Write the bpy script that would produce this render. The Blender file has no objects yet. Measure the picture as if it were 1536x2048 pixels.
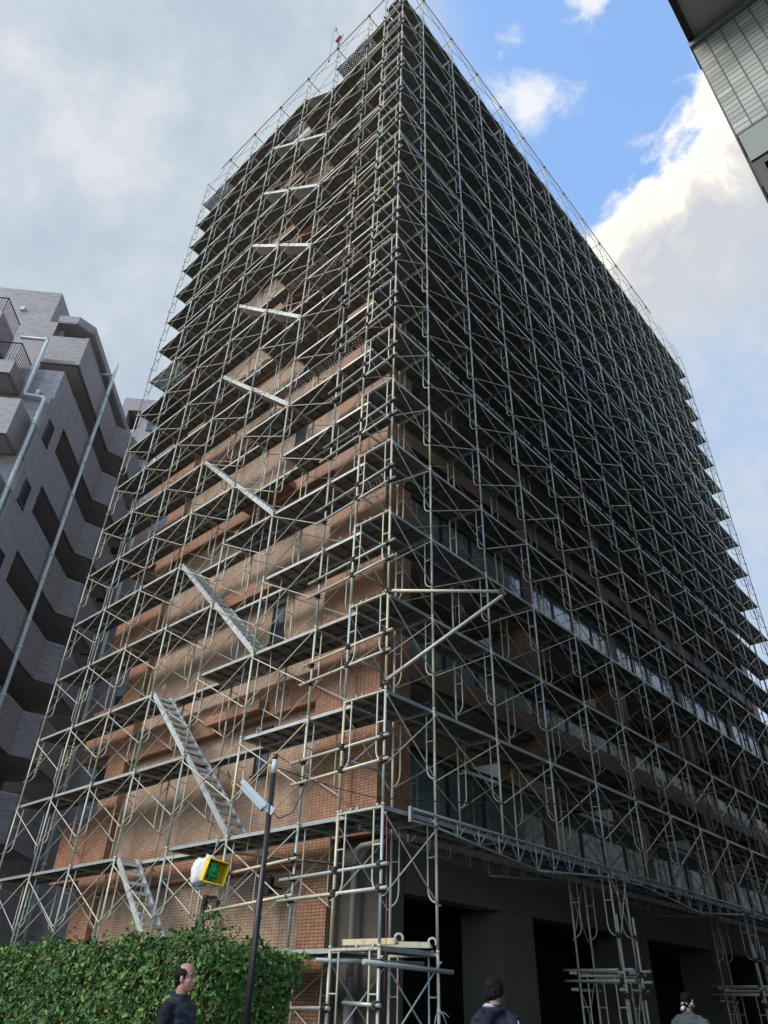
import bpy, math, random
import numpy as np
from math import radians as R, sin, cos, pi, hypot, atan2
from mathutils import Vector, Matrix

random.seed(7)
RNG = np.random.default_rng(7)
scene = bpy.context.scene
COL = scene.collection

# ------------------------------------------------------------------ camera
CAM = Vector((7.1763, -7.8723, 1.518))
cam_d = bpy.data.cameras.new("camera")
cam_d.sensor_width = 36.0
cam_d.sensor_fit = 'AUTO'
cam_d.lens = 1418.09 / 2048 * 36.0
cam_d.clip_start = 0.05
cam_d.clip_end = 5000
cam = bpy.data.objects.new("camera", cam_d)
cam.location = CAM
cam.rotation_euler = (2.1855, -0.02523, 0.7319)
COL.objects.link(cam)
scene.camera = cam

# ------------------------------------------------------------------ colour management
vs = scene.view_settings
vs.view_transform = 'Standard'
vs.look = 'None'
vs.exposure = 1.05
vs.gamma = 1.0
vs.use_curve_mapping = False
scene.cycles.use_denoising = True
scene.cycles.max_bounces = 6
scene.cycles.diffuse_bounces = 3
scene.cycles.glossy_bounces = 3
scene.cycles.transparent_max_bounces = 12
scene.cycles.caustics_reflective = False
scene.cycles.caustics_refractive = False

# ------------------------------------------------------------------ sun
SUN_EL, SUN_AZ = R(36), R(197)          # azimuth measured clockwise from +Y
sd = Vector((sin(SUN_AZ) * cos(SUN_EL), cos(SUN_AZ) * cos(SUN_EL), sin(SUN_EL)))
sun_l = bpy.data.lights.new("sun", 'SUN')
sun_l.energy = 1.5
sun_l.angle = R(26)
sun_l.color = (1.0, 0.94, 0.86)
sun = bpy.data.objects.new("sun", sun_l)
sun.rotation_euler = sd.to_track_quat('Z', 'Y').to_euler()
sun.location = (0, -20, 60)
COL.objects.link(sun)

# ------------------------------------------------------------------ node helpers
class NT:
    def __init__(self, tree):
        self.t = tree
    def n(self, typ, **kw):
        nd = self.t.nodes.new(typ)
        for k, v in kw.items():
            if k.startswith('i_'):
                key = k[2:]
                key = int(key) if key.isdigit() else key.replace('_', ' ')
                nd.inputs[key].default_value = v
            else:
                setattr(nd, k, v)
        return nd
    def l(self, a, b):
        self.t.links.new(a, b)
    def math(self, op, a, b=None, c=None):
        nd = self.t.nodes.new('ShaderNodeMath')
        nd.operation = op
        for i, v in enumerate((a, b, c)):
            if v is None: continue
            if isinstance(v, (int, float)): nd.inputs[i].default_value = v
            else: self.t.links.new(v, nd.inputs[i])
        return nd.outputs[0]
    def ramp(self, fac, stops, interp='LINEAR'):
        nd = self.t.nodes.new('ShaderNodeValToRGB')
        nd.color_ramp.interpolation = interp
        el = nd.color_ramp.elements
        while len(el) < len(stops): el.new(0.5)
        for e, (p, c) in zip(el, stops):
            e.position = p
            e.color = c if len(c) == 4 else (*c, 1)
        self.t.links.new(fac, nd.inputs[0])
        return nd.outputs[0]
    def mix(self, fac, a, b, blend='MIX'):
        nd = self.t.nodes.new('ShaderNodeMix')
        nd.data_type = 'RGBA'
        nd.blend_type = blend
        for s, v in ((nd.inputs[0], fac), (nd.inputs[6], a), (nd.inputs[7], b)):
            if isinstance(v, (int, float)): s.default_value = v
            elif isinstance(v, tuple): s.default_value = v if len(v) == 4 else (*v, 1)
            else: self.t.links.new(v, s)
        return nd.outputs[2]
    def noise(self, vec, scale, detail=4, rough=0.55, out=0):
        nd = self.t.nodes.new('ShaderNodeTexNoise')
        nd.inputs['Scale'].default_value = scale
        nd.inputs['Detail'].default_value = detail
        nd.inputs['Roughness'].default_value = rough
        if vec is not None: self.t.links.new(vec, nd.inputs['Vector'])
        return nd.outputs[out]

# ------------------------------------------------------------------ world: sky with clouds
world = bpy.data.worlds.new("World")
scene.world = world
world.use_nodes = True
wt = NT(world.node_tree)
for nd in list(world.node_tree.nodes): world.node_tree.nodes.remove(nd)
w_out = wt.n('ShaderNodeOutputWorld')
w_bg = wt.n('ShaderNodeBackground', i_Strength=0.13)
wt.l(w_bg.outputs[0], w_out.inputs[0])
sky = wt.n('ShaderNodeTexSky')
sky.sky_type = 'NISHITA'
sky.sun_disc = False
sky.sun_elevation = SUN_EL
sky.sun_rotation = SUN_AZ
sky.air_density = 1.0
sky.dust_density = 0.6
sky.ozone_density = 1.6
w_tc = wt.n('ShaderNodeTexCoord')
w_dir = w_tc.outputs['Generated']
def w_dot(v):
    nd = wt.n('ShaderNodeVectorMath', operation='DOT_PRODUCT')
    wt.l(w_dir, nd.inputs[0]); nd.inputs[1].default_value = v
    return nd.outputs['Value']
w_warp = wt.n('ShaderNodeVectorMath', operation='ADD')
w_n0 = wt.noise(w_dir, 5.0, 3, 0.5, 1)
w_sc = wt.n('ShaderNodeVectorMath', operation='SCALE'); w_sc.inputs['Scale'].default_value = 0.16
wt.l(w_n0, w_sc.inputs[0])
wt.l(w_dir, w_warp.inputs[0]); wt.l(w_sc.outputs[0], w_warp.inputs[1])
n_big = wt.noise(w_warp.outputs[0], 5.2, 7, 0.55)
n_med = wt.noise(w_warp.outputs[0], 14.0, 8, 0.60)
n_fine = wt.noise(w_dir, 9.0, 8, 0.62)
nb = wt.math('SUBTRACT', n_big, 0.5)
nm = wt.math('SUBTRACT', n_med, 0.5)
def w_smooth(x, a, b):
    nd = wt.n('ShaderNodeMapRange'); nd.interpolation_type = 'SMOOTHSTEP'
    nd.inputs['From Min'].default_value = a; nd.inputs['From Max'].default_value = b
    wt.l(x, nd.inputs['Value'])
    return nd.outputs[0]
def plane_mask(a, b, inside, edge, soft, namp, mamp, shift=0.0):
    N = Vector(a).cross(Vector(b)); N.normalize()
    if N.dot(Vector(inside)) < 0: N = -N
    d = w_dot(N)
    d = wt.math('ADD', d, shift)
    d = wt.math('MULTIPLY_ADD', nb, namp, d)
    d = wt.math('MULTIPLY_ADD', nm, mamp, d)
    return d, w_smooth(d, edge, edge + soft)
# bright cumulus bank in the right half of the view
bank_d, bank_m = plane_mask((-.177, .515, .839), (.006, .498, .867), (-.06, .60, .78), 0.0, 0.035, 0.20, 0.16)
# high grey overcast covering the left side of the sky
grey_d, grey_m = plane_mask((-.187, .268, .945), (-.30, .60, .74), (-.6, .1, .8), 0.0, 0.16, 0.16, 0.05, 0.05)
def puff(c, r, soft, namp, mamp):
    c = Vector(c).normalized()
    d = w_dot(c)
    ang = wt.math('ARCCOSINE', wt.math('MINIMUM', d, 1.0))
    v = wt.math('SUBTRACT', r, ang)
    v = wt.math('MULTIPLY_ADD', nb, namp, v)
    v = wt.math('MULTIPLY_ADD', nm, mamp, v)
    return w_smooth(v, 0.0, soft)
p1 = puff((-.140, .354, .925), 0.026, 0.030, 0.10, 0.14)
p2 = puff((-.058, .366, .929), 0.040, 0.035, 0.12, 0.16)
p3 = puff((-.168, .418, .892), 0.065, 0.050, 0.14, 0.14)
puffs = wt.math('MAXIMUM', wt.math('MAXIMUM', p1, p2), p3)
# bank shading: brilliant rim, greyer body
rim = w_smooth(bank_d, 0.02, 0.16)
rim_n = wt.math('MULTIPLY_ADD', nm, 0.9, rim)
bank_col = wt.ramp(rim_n, [(0.0, (4.1, 4.0, 3.75)), (0.30, (4.1, 3.9, 3.45)), (0.60, (3.1, 3.05, 2.98)), (1.0, (2.35, 2.46, 2.66))])
low = w_smooth(wt.math('MULTIPLY_ADD', nb, 0.25, w_dot(Vector((0, 0, -1)))), -0.765, -0.650)
low_col = wt.ramp(wt.math('ADD', n_fine, wt.math('MULTIPLY', nb, 0.8)), [(0.38, (1.55, 2.15, 3.15)), (0.62, (2.15, 2.50, 3.0))])
bank_col = wt.mix(low, bank_col, low_col)
grey_n = wt.ramp(wt.math('ADD', n_fine, wt.math('MULTIPLY', nb, 0.6)),
                 [(0.30, (1.85, 2.22, 2.60)), (0.52, (2.22, 2.50, 2.80)), (0.70, (2.80, 2.88, 3.06))])
skyc = wt.mix(1.0, sky.outputs[0], (1.72, 1.76, 1.74), 'MULTIPLY')
c = wt.mix(wt.math('MULTIPLY', puffs, 0.92), skyc, (3.5, 3.55, 3.65))
c = wt.mix(grey_m, c, grey_n)
c = wt.mix(bank_m, c, bank_col)
wt.l(c, w_bg.inputs[0])

# ------------------------------------------------------------------ materials
MATS = {}
def new_mat(name):
    m = bpy.data.materials.new(name); m.use_nodes = True
    t = NT(m.node_tree)
    b = m.node_tree.nodes['Principled BSDF']
    MATS[name] = m
    return m, t, b
def plain(name, col, rough=0.6, metal=0.0, var=0.12, scale=3.0, bump=0.0):
    m, t, b = new_mat(name)
    tc = t.n('ShaderNodeTexCoord')
    nz = t.noise(tc.outputs['Object'], scale, 6, 0.6)
    lo = tuple(max(0, c * (1 - var)) for c in col); hi = tuple(c * (1 + var) for c in col)
    t.l(t.ramp(nz, [(0.25, lo), (0.75, hi)]), b.inputs['Base Color'])
    b.inputs['Roughness'].default_value = rough
    b.inputs['Metallic'].default_value = metal
    if bump:
        bp = t.n('ShaderNodeBump', i_Strength=bump, i_Distance=0.01)
        t.l(t.noise(tc.outputs['Object'], scale * 8, 4), bp.inputs['Height'])
        t.l(bp.outputs[0], b.inputs['Normal'])
    return m
def tile(name, c1, c2, mortar, bw, rh, ms, rough=0.45, stain=0.25, offset=0.0, vertical=False, dirt=(0.1, 0.08, 0.07), bias=0.0, spec=0.3):
    m, t, b = new_mat(name)
    tc = t.n('ShaderNodeTexCoord')
    sp = t.n('ShaderNodeSeparateXYZ'); t.l(tc.outputs['Object'], sp.inputs[0])
    sn = t.n('ShaderNodeSeparateXYZ'); t.l(tc.outputs['Normal'], sn.inputs[0])
    isx = t.math('GREATER_THAN', t.math('ABSOLUTE', sn.outputs[0]), t.math('ABSOLUTE', sn.outputs[1]))
    u = t.math('ADD', t.math('MULTIPLY', isx, sp.outputs[1]), t.math('MULTIPLY', t.math('SUBTRACT', 1.0, isx), sp.outputs[0]))
    isz = t.math('GREATER_THAN', t.math('ABSOLUTE', sn.outputs[2]), 0.7)
    v = t.math('ADD', t.math('MULTIPLY', t.math('SUBTRACT', 1.0, isz), sp.outputs[2]), t.math('MULTIPLY', isz, sp.outputs[1]))
    cb = t.n('ShaderNodeCombineXYZ')
    t.l(u, cb.inputs[0]); t.l(v, cb.inputs[1])
    br = t.n('ShaderNodeTexBrick')
    br.offset = offset; br.squash = 1.0
    br.inputs['Color1'].default_value = (*c1, 1); br.inputs['Color2'].default_value = (*c2, 1)
    br.inputs['Mortar'].default_value = (*mortar, 1)
    br.inputs['Scale'].default_value = 1.0
    br.inputs['Mortar Size'].default_value = ms
    br.inputs['Mortar Smooth'].default_value = 0.1
    br.inputs['Bias'].default_value = bias
    br.inputs['Brick Width'].default_value = bw
    br.inputs['Row Height'].default_value = rh
    t.l(cb.outputs[0], br.inputs['Vector'])
    st = t.noise(tc.outputs['Object'], 0.9, 8, 0.65)
    mp = t.n('ShaderNodeMapping'); mp.inputs['Scale'].default_value = (2.2, 2.2, 0.25)
    t.l(tc.outputs['Object'], mp.inputs[0])
    st2 = t.noise(mp.outputs[0], 1.6, 5, 0.6)
    f = t.ramp(t.math('MULTIPLY', st, t.math('ADD', st2, 0.5)), [(0.35, (0, 0, 0)), (0.75, (1, 1, 1))])
    colr = t.mix(t.math('MULTIPLY', f, stain), br.outputs['Color'], dirt)
    t.l(colr, b.inputs['Base Color'])
    b.inputs['Roughness'].default_value = rough
    b.inputs['Specular IOR Level'].default_value = spec
    bp = t.n('ShaderNodeBump', i_Strength=0.35, i_Distance=0.004)
    t.l(t.math('SUBTRACT', 1.0, br.outputs['Fac']), bp.inputs['Height'])
    t.l(bp.outputs[0], b.inputs['Normal'])
    return m

tile('tile_orange', (0.335, 0.158, 0.086), (0.450, 0.238, 0.142), (0.045, 0.030, 0.024), 0.100, 0.050, 0.0045, stain=0.28)
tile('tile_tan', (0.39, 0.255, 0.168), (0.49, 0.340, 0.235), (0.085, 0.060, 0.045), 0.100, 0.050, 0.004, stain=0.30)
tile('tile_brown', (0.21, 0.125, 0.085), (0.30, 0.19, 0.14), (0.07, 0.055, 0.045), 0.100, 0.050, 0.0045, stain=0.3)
tile('tile_mauve', (0.19, 0.168, 0.165), (0.37, 0.325, 0.312), (0.27, 0.238, 0.228), 0.26, 0.075, 0.003, stain=0.15, offset=0.37, bias=0.45)
tile('tile_sage', (0.27, 0.285, 0.245), (0.44, 0.455, 0.41), (0.10, 0.105, 0.10), 0.175, 0.100, 0.009, stain=0.12, rough=0.35)

# scaffold tube: galvanised and cream-painted lengths mixed, with rust and cement splashes
m, t, b = new_mat('pipe')
geo = t.n('ShaderNodeNewGeometry')
tc = t.n('ShaderNodeTexCoord')
oi = t.n('ShaderNodeObjectInfo')
hsh = t.math('FRACT', t.math('ADD', t.math('MULTIPLY', geo.outputs['Random Per Island'], 7.31), t.math('MULTIPLY', oi.outputs['Random'], 5.77)))
base = t.ramp(hsh, [(0.0, (0.60, 0.54, 0.39)), (0.18, (0.65, 0.61, 0.49)), (0.38, (0.55, 0.55, 0.50)),
              (0.54, (0.45, 0.49, 0.48)), (0.70, (0.62, 0.58, 0.46)), (0.84, (0.52, 0.53, 0.49))], 'CONSTANT')
base2 = t.ramp(t.math('FRACT', t.math('MULTIPLY', hsh, 13.7)), [(0.0, (1.0, 0.98, 0.92)), (0.3, (0.90, 0.92, 0.92)), (0.55, (1.0, 0.95, 0.84)), (0.8, (0.80, 0.82, 0.82))], 'CONSTANT')
basec = t.mix(1.0, base, base2, 'MULTIPLY')
mp = t.n('ShaderNodeMapping'); t.l(tc.outputs['Object'], mp.inputs[0]); mp.inputs['Scale'].default_value = (9, 9, 2.5)
pn = t.noise(mp.outputs[0], 2.0, 6, 0.7)
rust = t.ramp(pn, [(0.50, (0, 0, 0)), (0.74, (1, 1, 1))])
basec = t.mix(t.math('MULTIPLY', rust, 0.55), basec, (0.14, 0.085, 0.05))
t.l(basec, b.inputs['Base Color'])
b.inputs['Roughness'].default_value = 0.42
b.inputs['Metallic'].default_value = 0.1
b.inputs['Specular IOR Level'].default_value = 0.5

def steel(name, c1, c2, metal, rough):
    m, t, b = new_mat(name)
    tc = t.n('ShaderNodeTexCoord'); geo = t.n('ShaderNodeNewGeometry'); oi = t.n('ShaderNodeObjectInfo')
    nz = t.noise(tc.outputs['Object'], 4.0, 7, 0.65)
    cc = t.ramp(nz, [(0.3, c1), (0.7, c2)])
    v = t.math('MULTIPLY_ADD', oi.outputs['Random'], 0.35, 0.80)
    v = t.math('MULTIPLY', v, t.math('MULTIPLY_ADD', geo.outputs['Random Per Island'], 0.25, 0.85))
    vv = t.n('ShaderNodeCombineXYZ')
    for i in range(3): t.l(v, vv.inputs[i])
    t.l(t.mix(1.0, cc, vv.outputs[0], 'MULTIPLY'), b.inputs['Base Color'])
    b.inputs['Metallic'].default_value = metal; b.inputs['Roughness'].default_value = rough
    return m
steel('deck_steel', (0.125, 0.122, 0.105), (0.24, 0.24, 0.22), 0.35, 0.5)
steel('galv', (0.37, 0.385, 0.36), (0.50, 0.515, 0.48), 0.35, 0.42)
steel('truss_steel', (0.17, 0.19, 0.185), (0.29, 0.31, 0.30), 0.35, 0.45)
steel('aluminium', (0.38, 0.40, 0.385), (0.58, 0.60, 0.575), 0.35, 0.40)
steel('tread', (0.50, 0.48, 0.41), (0.66, 0.64, 0.57), 0.1, 0.55)
plain('clamp_steel', (0.075, 0.060, 0.045), 0.6, 0.5, 0.4, 20)
# perforated plank: round holes punched through the sheet
m, t, b = new_mat('perforated')
tc = t.n('ShaderNodeTexCoord')
sp = t.n('ShaderNodeSeparateXYZ'); t.l(tc.outputs['Object'], sp.inputs[0])
def cell(o, per, off=None):
    x = t.math('DIVIDE', o, per)
    if off is not None: x = t.math('ADD', x, off)
    return t.math('SUBTRACT', t.math('FRACT', x), 0.5), t.math('FLOOR', x)
v, row = cell(sp.outputs[1], 0.075)
u, _ = cell(sp.outputs[0], 0.095, t.math('MULTIPLY', t.math('MODULO', row, 2.0), 0.5))
dist = t.math('SQRT', t.math('ADD', t.math('POWER', t.math('MULTIPLY', u, 0.095), 2.0), t.math('POWER', t.math('MULTIPLY', v, 0.075), 2.0)))
hole = t.math('LESS_THAN', dist, 0.0185)
t.l(t.math('SUBTRACT', 1.0, hole), b.inputs['Alpha'])
b.inputs['Base Color'].default_value = (0.24, 0.25, 0.24, 1)
b.inputs['Metallic'].default_value = 0.4; b.inputs['Roughness'].default_value = 0.5

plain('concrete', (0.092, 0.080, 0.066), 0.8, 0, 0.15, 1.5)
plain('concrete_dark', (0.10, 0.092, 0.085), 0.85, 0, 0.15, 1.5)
plain('soffit_paint', (0.50, 0.465, 0.435), 0.85, 0, 0.10, 1.0)
plain('shutter', (0.030, 0.030, 0.032), 0.5, 0.3, 0.15, 2)
plain('frame_dark', (0.022, 0.020, 0.020), 0.4, 0.3, 0.2, 4)
plain('white_panel', (0.60, 0.60, 0.57), 0.6, 0, 0.06, 3)
plain('pvc_pipe', (0.66, 0.66, 0.60), 0.4, 0, 0.06, 2)
plain('grey_pipe', (0.27, 0.27, 0.265), 0.5, 0, 0.1, 2)
plain('asphalt', (0.095, 0.094, 0.092), 0.9, 0, 0.3, 8, 0.3)
plain('pavement', (0.22, 0.21, 0.20), 0.85, 0, 0.15, 5, 0.2)
plain('black_paint', (0.020, 0.017, 0.017), 0.38, 0.1, 0.2, 5)
plain('lamp_white', (0.52, 0.54, 0.54), 0.35, 0, 0.05, 6)
plain('lamp_lens', (0.44, 0.47, 0.48), 0.2, 0, 0.04, 6)
plain('yellow_plastic', (0.78, 0.52, 0.02), 0.4, 0, 0.1, 8)
plain('green_cord', (0.02, 0.33, 0.09), 0.6, 0, 0.25, 30)
plain('white_bag', (0.70, 0.71, 0.70), 0.35, 0, 0.08, 10)
plain('red_paint', (0.30, 0.10, 0.09), 0.5, 0, 0.15, 8)
plain('bark', (0.075, 0.055, 0.040), 0.9, 0, 0.3, 12)
plain('skin', (0.37, 0.185, 0.130), 0.55, 0, 0.22, 22, 0.15)
plain('skin_dark', (0.34, 0.18, 0.13), 0.5, 0, 0.08, 12)
plain('hair', (0.010, 0.008, 0.008), 0.75, 0, 0.4, 60)
plain('lips', (0.30, 0.11, 0.09), 0.5, 0, 0.1, 30)
plain('eye_dark', (0.02, 0.014, 0.012), 0.25, 0, 0.1, 30)
plain('shirt_dark', (0.025, 0.026, 0.032), 0.8, 0, 0.2, 20)
plain('vest_black', (0.028, 0.030, 0.042), 0.42, 0, 0.3, 14)
plain('sleeve_black', (0.012, 0.012, 0.015), 0.7, 0, 0.25, 14)
plain('jacket_navy', (0.016, 0.020, 0.032), 0.65, 0, 0.2, 10)
plain('lining_grey', (0.36, 0.38, 0.42), 0.6, 0, 0.1, 10)
plain('jacket_teal', (0.085, 0.110, 0.118), 0.7, 0, 0.15, 10)
plain('trousers', (0.035, 0.036, 0.042), 0.8, 0, 0.2, 10)
plain('shoe', (0.02, 0.018, 0.017), 0.5, 0, 0.2, 10)
plain('towel', (0.72, 0.76, 0.78), 0.8, 0, 0.06, 12)
plain('roof_membrane', (0.23, 0.23, 0.22), 0.9, 0, 0.15, 1)
plain('cream_render', (0.19, 0.21, 0.20), 0.6, 0, 0.06, 2)
plain('cable_black', (0.02, 0.02, 0.02), 0.6, 0, 0.2, 5)
for q_ in ('hair', 'sleeve_black', 'jacket_navy', 'jacket_teal', 'trousers', 'shirt_dark', 'vest_black', 'towel'):
    MATS[q_].node_tree.nodes['Principled BSDF'].inputs['Specular IOR Level'].default_value = 0.14 if q_ != 'vest_black' else 0.35
# window glass of the balconies: frosted pane, reflective
m, t, b = new_mat('frosted_glass')
tc = t.n('ShaderNodeTexCoord')
t.l(t.ramp(t.noise(tc.outputs['Object'], 0.8, 5), [(0.3, (0.075, 0.11, 0.105)), (0.7, (0.13, 0.17, 0.16))]), b.inputs['Base Color'])
b.inputs['Roughness'].default_value = 0.07
b.inputs['IOR'].default_value = 2.3
b.inputs['Specular IOR Level'].default_value = 0.7
bp = t.n('ShaderNodeBump', i_Strength=0.05, i_Distance=0.05)
t.l(t.noise(tc.outputs['Object'], 2.2, 2), bp.inputs['Height']); t.l(bp.outputs[0], b.inputs['Normal'])
m, t, b = new_mat('window_glass')
tc = t.n('ShaderNodeTexCoord')
t.l(t.ramp(t.noise(tc.outputs['Object'], 1.5, 3), [(0.3, (0.03, 0.04, 0.045)), (0.7, (0.06, 0.07, 0.075))]), b.inputs['Base Color'])
b.inputs['Roughness'].default_value = 0.06
b.inputs['Specular IOR Level'].default_value = 0.8
m, t, b = new_mat('dim_glass')
b.inputs['Base Color'].default_value = (0.014, 0.016, 0.018, 1)
b.inputs['Roughness'].default_value = 0.35
b.inputs['Specular IOR Level'].default_value = 0.05
# black-yellow warning stripes
m, t, b = new_mat('stripes')
tc = t.n('ShaderNodeTexCoord')
sp = t.n('ShaderNodeSeparateXYZ'); t.l(tc.outputs['Object'], sp.inputs[0])
s_ = t.math('GREATER_THAN', t.math('FRACT', t.math('MULTIPLY', t.math('ADD', sp.outputs[2], sp.outputs[0]), 11.0)), 0.5)
t.l(t.mix(s_, (0.03, 0.03, 0.03), (0.75, 0.50, 0.03)), b.inputs['Base Color'])
# leaves
m, t, b = new_mat('leaf')
geo = t.n('ShaderNodeNewGeometry'); tc = t.n('ShaderNodeTexCoord')
lc = t.ramp(geo.outputs['Random Per Island'], [(0.0, (0.014, 0.042, 0.013)), (0.35, (0.032, 0.088, 0.020)), (0.70, (0.062, 0.145, 0.030)),
            (0.88, (0.15, 0.26, 0.06)), (0.955, (0.22, 0.26, 0.06)), (0.982, (0.30, 0.15, 0.05))])
big = t.noise(tc.outputs['Object'], 1.1, 3)
lc = t.mix(t.math('MULTIPLY', t.ramp(big, [(0.35, (0, 0, 0)), (0.7, (1, 1, 1))]), 0.5), lc, (0.10, 0.19, 0.045))
t.l(lc, b.inputs['Base Color'])
b.inputs['Roughness'].default_value = 0.5
b.inputs['Specular IOR Level'].default_value = 0.25
b.inputs['Transmission Weight'].default_value = 0.0

# ------------------------------------------------------------------ mesh builder
def unit(v):
    v = Vector(v); return v / max(v.length, 1e-9)
class MB:
    def __init__(self):
        self.v = []; self.f = []; self.mi = []; self.cur = 0
        self.sm = []
    def add(self, vs, fs, smooth=False):
        o = len(self.v)
        self.v.extend(tuple(x) for x in vs)
        for f in fs:
            self.f.append(tuple(i + o for i in f)); self.mi.append(self.cur); self.sm.append(smooth)
    def box(self, x0, x1, y0, y1, z0, z1):
        vs = [(x0, y0, z0), (x1, y0, z0), (x1, y1, z0), (x0, y1, z0), (x0, y0, z1), (x1, y0, z1), (x1, y1, z1), (x0, y1, z1)]
        self.add(vs, [(0, 3, 2, 1), (4, 5, 6, 7), (0, 1, 5, 4), (1, 2, 6, 5), (2, 3, 7, 6), (3, 0, 4, 7)])
    def bbox(self, x0, x1, y0, y1, z0, z1, c=0.01):
        # box with chamfered vertical edges and top
        xs = [(x0 + c, y0), (x1 - c, y0), (x1, y0 + c), (x1, y1 - c), (x1 - c, y1), (x0 + c, y1), (x0, y1 - c), (x0, y0 + c)]
        self.prism(xs, z0, z1)
    def prism(self, poly, z0, z1):
        n = len(poly)
        a = sum(poly[i][0] * poly[(i + 1) % n][1] - poly[(i + 1) % n][0] * poly[i][1] for i in range(n))
        if a < 0: poly = poly[::-1]
        vs = [(x, y, z0) for x, y in poly] + [(x, y, z1) for x, y in poly]
        fs = [tuple(range(n - 1, -1, -1)), tuple(range(n, 2 * n))]
        fs += [(i, (i + 1) % n, n + (i + 1) % n, n + i) for i in range(n)]
        self.add(vs, fs)
    def obox(self, p0, p1, w, h, up=(0, 0, 1)):
        p0 = Vector(p0); p1 = Vector(p1); d = unit(p1 - p0)
        s = d.cross(Vector(up))
        if s.length < 1e-4: s = d.cross(Vector((1, 0, 0)))
        s = unit(s); u = s.cross(d)
        vs = []
        for p in (p0, p1):
            for a, b_ in ((-1, -1), (1, -1), (1, 1), (-1, 1)):
                vs.append(p + s * (a * w / 2) + u * (b_ * h / 2))
        self.add(vs, [(0, 1, 2, 3)[::-1], (4, 5, 6, 7), (0, 1, 5, 4), (1, 2, 6, 5), (2, 3, 7, 6), (3, 0, 4, 7)])
    def tube(self, pts, r, n=8, cap=True):
        pts = [Vector(p) for p in pts]
        rs = r if isinstance(r, (list, tuple)) else [r] * len(pts)
        vs = []; fs = []
        d0 = unit(pts[1] - pts[0])
        ref = Vector((0, 0, 1)) if abs(d0.z) < 0.9 else Vector((1, 0, 0))
        s = unit(d0.cross(ref))
        for i, p in enumerate(pts):
            if i == 0: d = d0
            elif i == len(pts) - 1: d = unit(pts[i] - pts[i - 1])
            else: d = unit(unit(pts[i] - pts[i - 1]) + unit(pts[i + 1] - pts[i]))
            s = unit(s - d * s.dot(d)); u = d.cross(s)
            for k in range(n):
                a = 2 * pi * k / n
                vs.append(p + s * (rs[i] * cos(a)) + u * (rs[i] * sin(a)))
        for i in range(len(pts) - 1):
            for k in range(n):
                fs.append((i * n + k, i * n + (k + 1) % n, (i + 1) * n + (k + 1) % n, (i + 1) * n + k))
        self.add(vs, fs, True)
        if cap:
            o = len(self.v) - len(vs)
            self.f.append(tuple(o + k for k in range(n - 1, -1, -1))); self.mi.append(self.cur); self.sm.append(False)
            o2 = o + (len(pts) - 1) * n
            self.f.append(tuple(o2 + k for k in range(n))); self.mi.append(self.cur); self.sm.append(False)
    def ellipsoid(self, c, rx, ry, rz, nu=16, nv=10, M=None):
        vs = []; fs = []
        for j in range(nv + 1):
            th = pi * j / nv
            for i in range(nu):
                ph = 2 * pi * i / nu
                p = Vector((rx * sin(th) * cos(ph), ry * sin(th) * sin(ph), rz * cos(th)))
                if M is not None: p = M @ p
                vs.append(Vector(c) + p)
        for j in range(nv):
            for i in range(nu):
                fs.append((j * nu + i, (j + 1) * nu + i, (j + 1) * nu + (i + 1) % nu, j * nu + (i + 1) % nu))
        self.add(vs, fs, True)
    def mesh(self, name, mats):
        me = bpy.data.meshes.new(name)
        me.from_pydata([tuple(v) for v in self.v], [], self.f)
        for mm in (mats if isinstance(mats, (list, tuple)) else [mats]): me.materials.append(MATS[mm])
        me.polygons.foreach_set('material_index', self.mi)
        me.polygons.foreach_set('use_smooth', self.sm)
        me.update()
        return me
    def build(self, name, mats, parent=None, loc=(0, 0, 0), rotz=0.0):
        return put(name, self.mesh(name, mats), parent, loc, rotz)

def put(name, me, parent=None, loc=(0, 0, 0), rotz=0.0, rot=None):
    o = bpy.data.objects.new(name, me)
    COL.objects.link(o)
    o.location = loc
    o.rotation_euler = rot if rot else (0, 0, rotz)
    if parent is not None: o.parent = parent
    return o
def thing(name, label, cat, loc=(0, 0, 0), rotz=0.0, group=None):
    o = bpy.data.objects.new(name, None); COL.objects.link(o)
    o.empty_display_size = 0.3
    o.location = loc; o.rotation_euler = (0, 0, rotz)
    tag(o, label, cat, group)
    return o
def tag(o, label, cat, group=None):
    o['label'] = label; o['category'] = cat
    if group: o['group'] = group
    return o
def struct(o):
    o['kind'] = 'structure'; return o
def bxpart(name, mat, parent, *boxes):
    m = MB()
    for b_ in boxes: m.box(*b_)
    return m.build(name, mat, parent)

GZ = 0.14                                   # street level
# ------------------------------------------------------------------ ground
m = MB(); m.add([(-1500, -1500, GZ), (1500, -1500, GZ), (1500, 1500, GZ), (-1500, 1500, GZ)], [(0, 1, 2, 3)])
struct(m.build('ground', 'asphalt'))
m = MB(); m.box(-30, -0.2, -2.1, 1.6, GZ - 0.2, GZ + 0.05); m.box(-1.2, 0.55, 1.6, 29, GZ - 0.2, GZ + 0.05)
struct(m.build('pavement', 'pavement'))

# ------------------------------------------------------------------ brick apartment block behind the scaffold
bld = thing('apartment_building', 'tall orange brick apartment block wrapped in scaffolding', 'building', (-1.3, 1.27, GZ))
BO = Vector((-1.3, 1.27, GZ))
def bpart(name, mat, boxes, parent=None, cb=None):
    """boxes in world coordinates, object local to the building corner"""
    m = MB()
    for b_ in boxes: m.box(b_[0] - BO.x, b_[1] - BO.x, b_[2] - BO.y, b_[3] - BO.y, b_[4] - BO.z, b_[5] - BO.z)
    if cb: cb(m)
    return m.build(name, mat, bld if parent is None else parent)
NF = 10
FH = 2.94
B0 = 3.58
ROOF = 33.35
YE = 26.2                                    # far end of the street side
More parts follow.
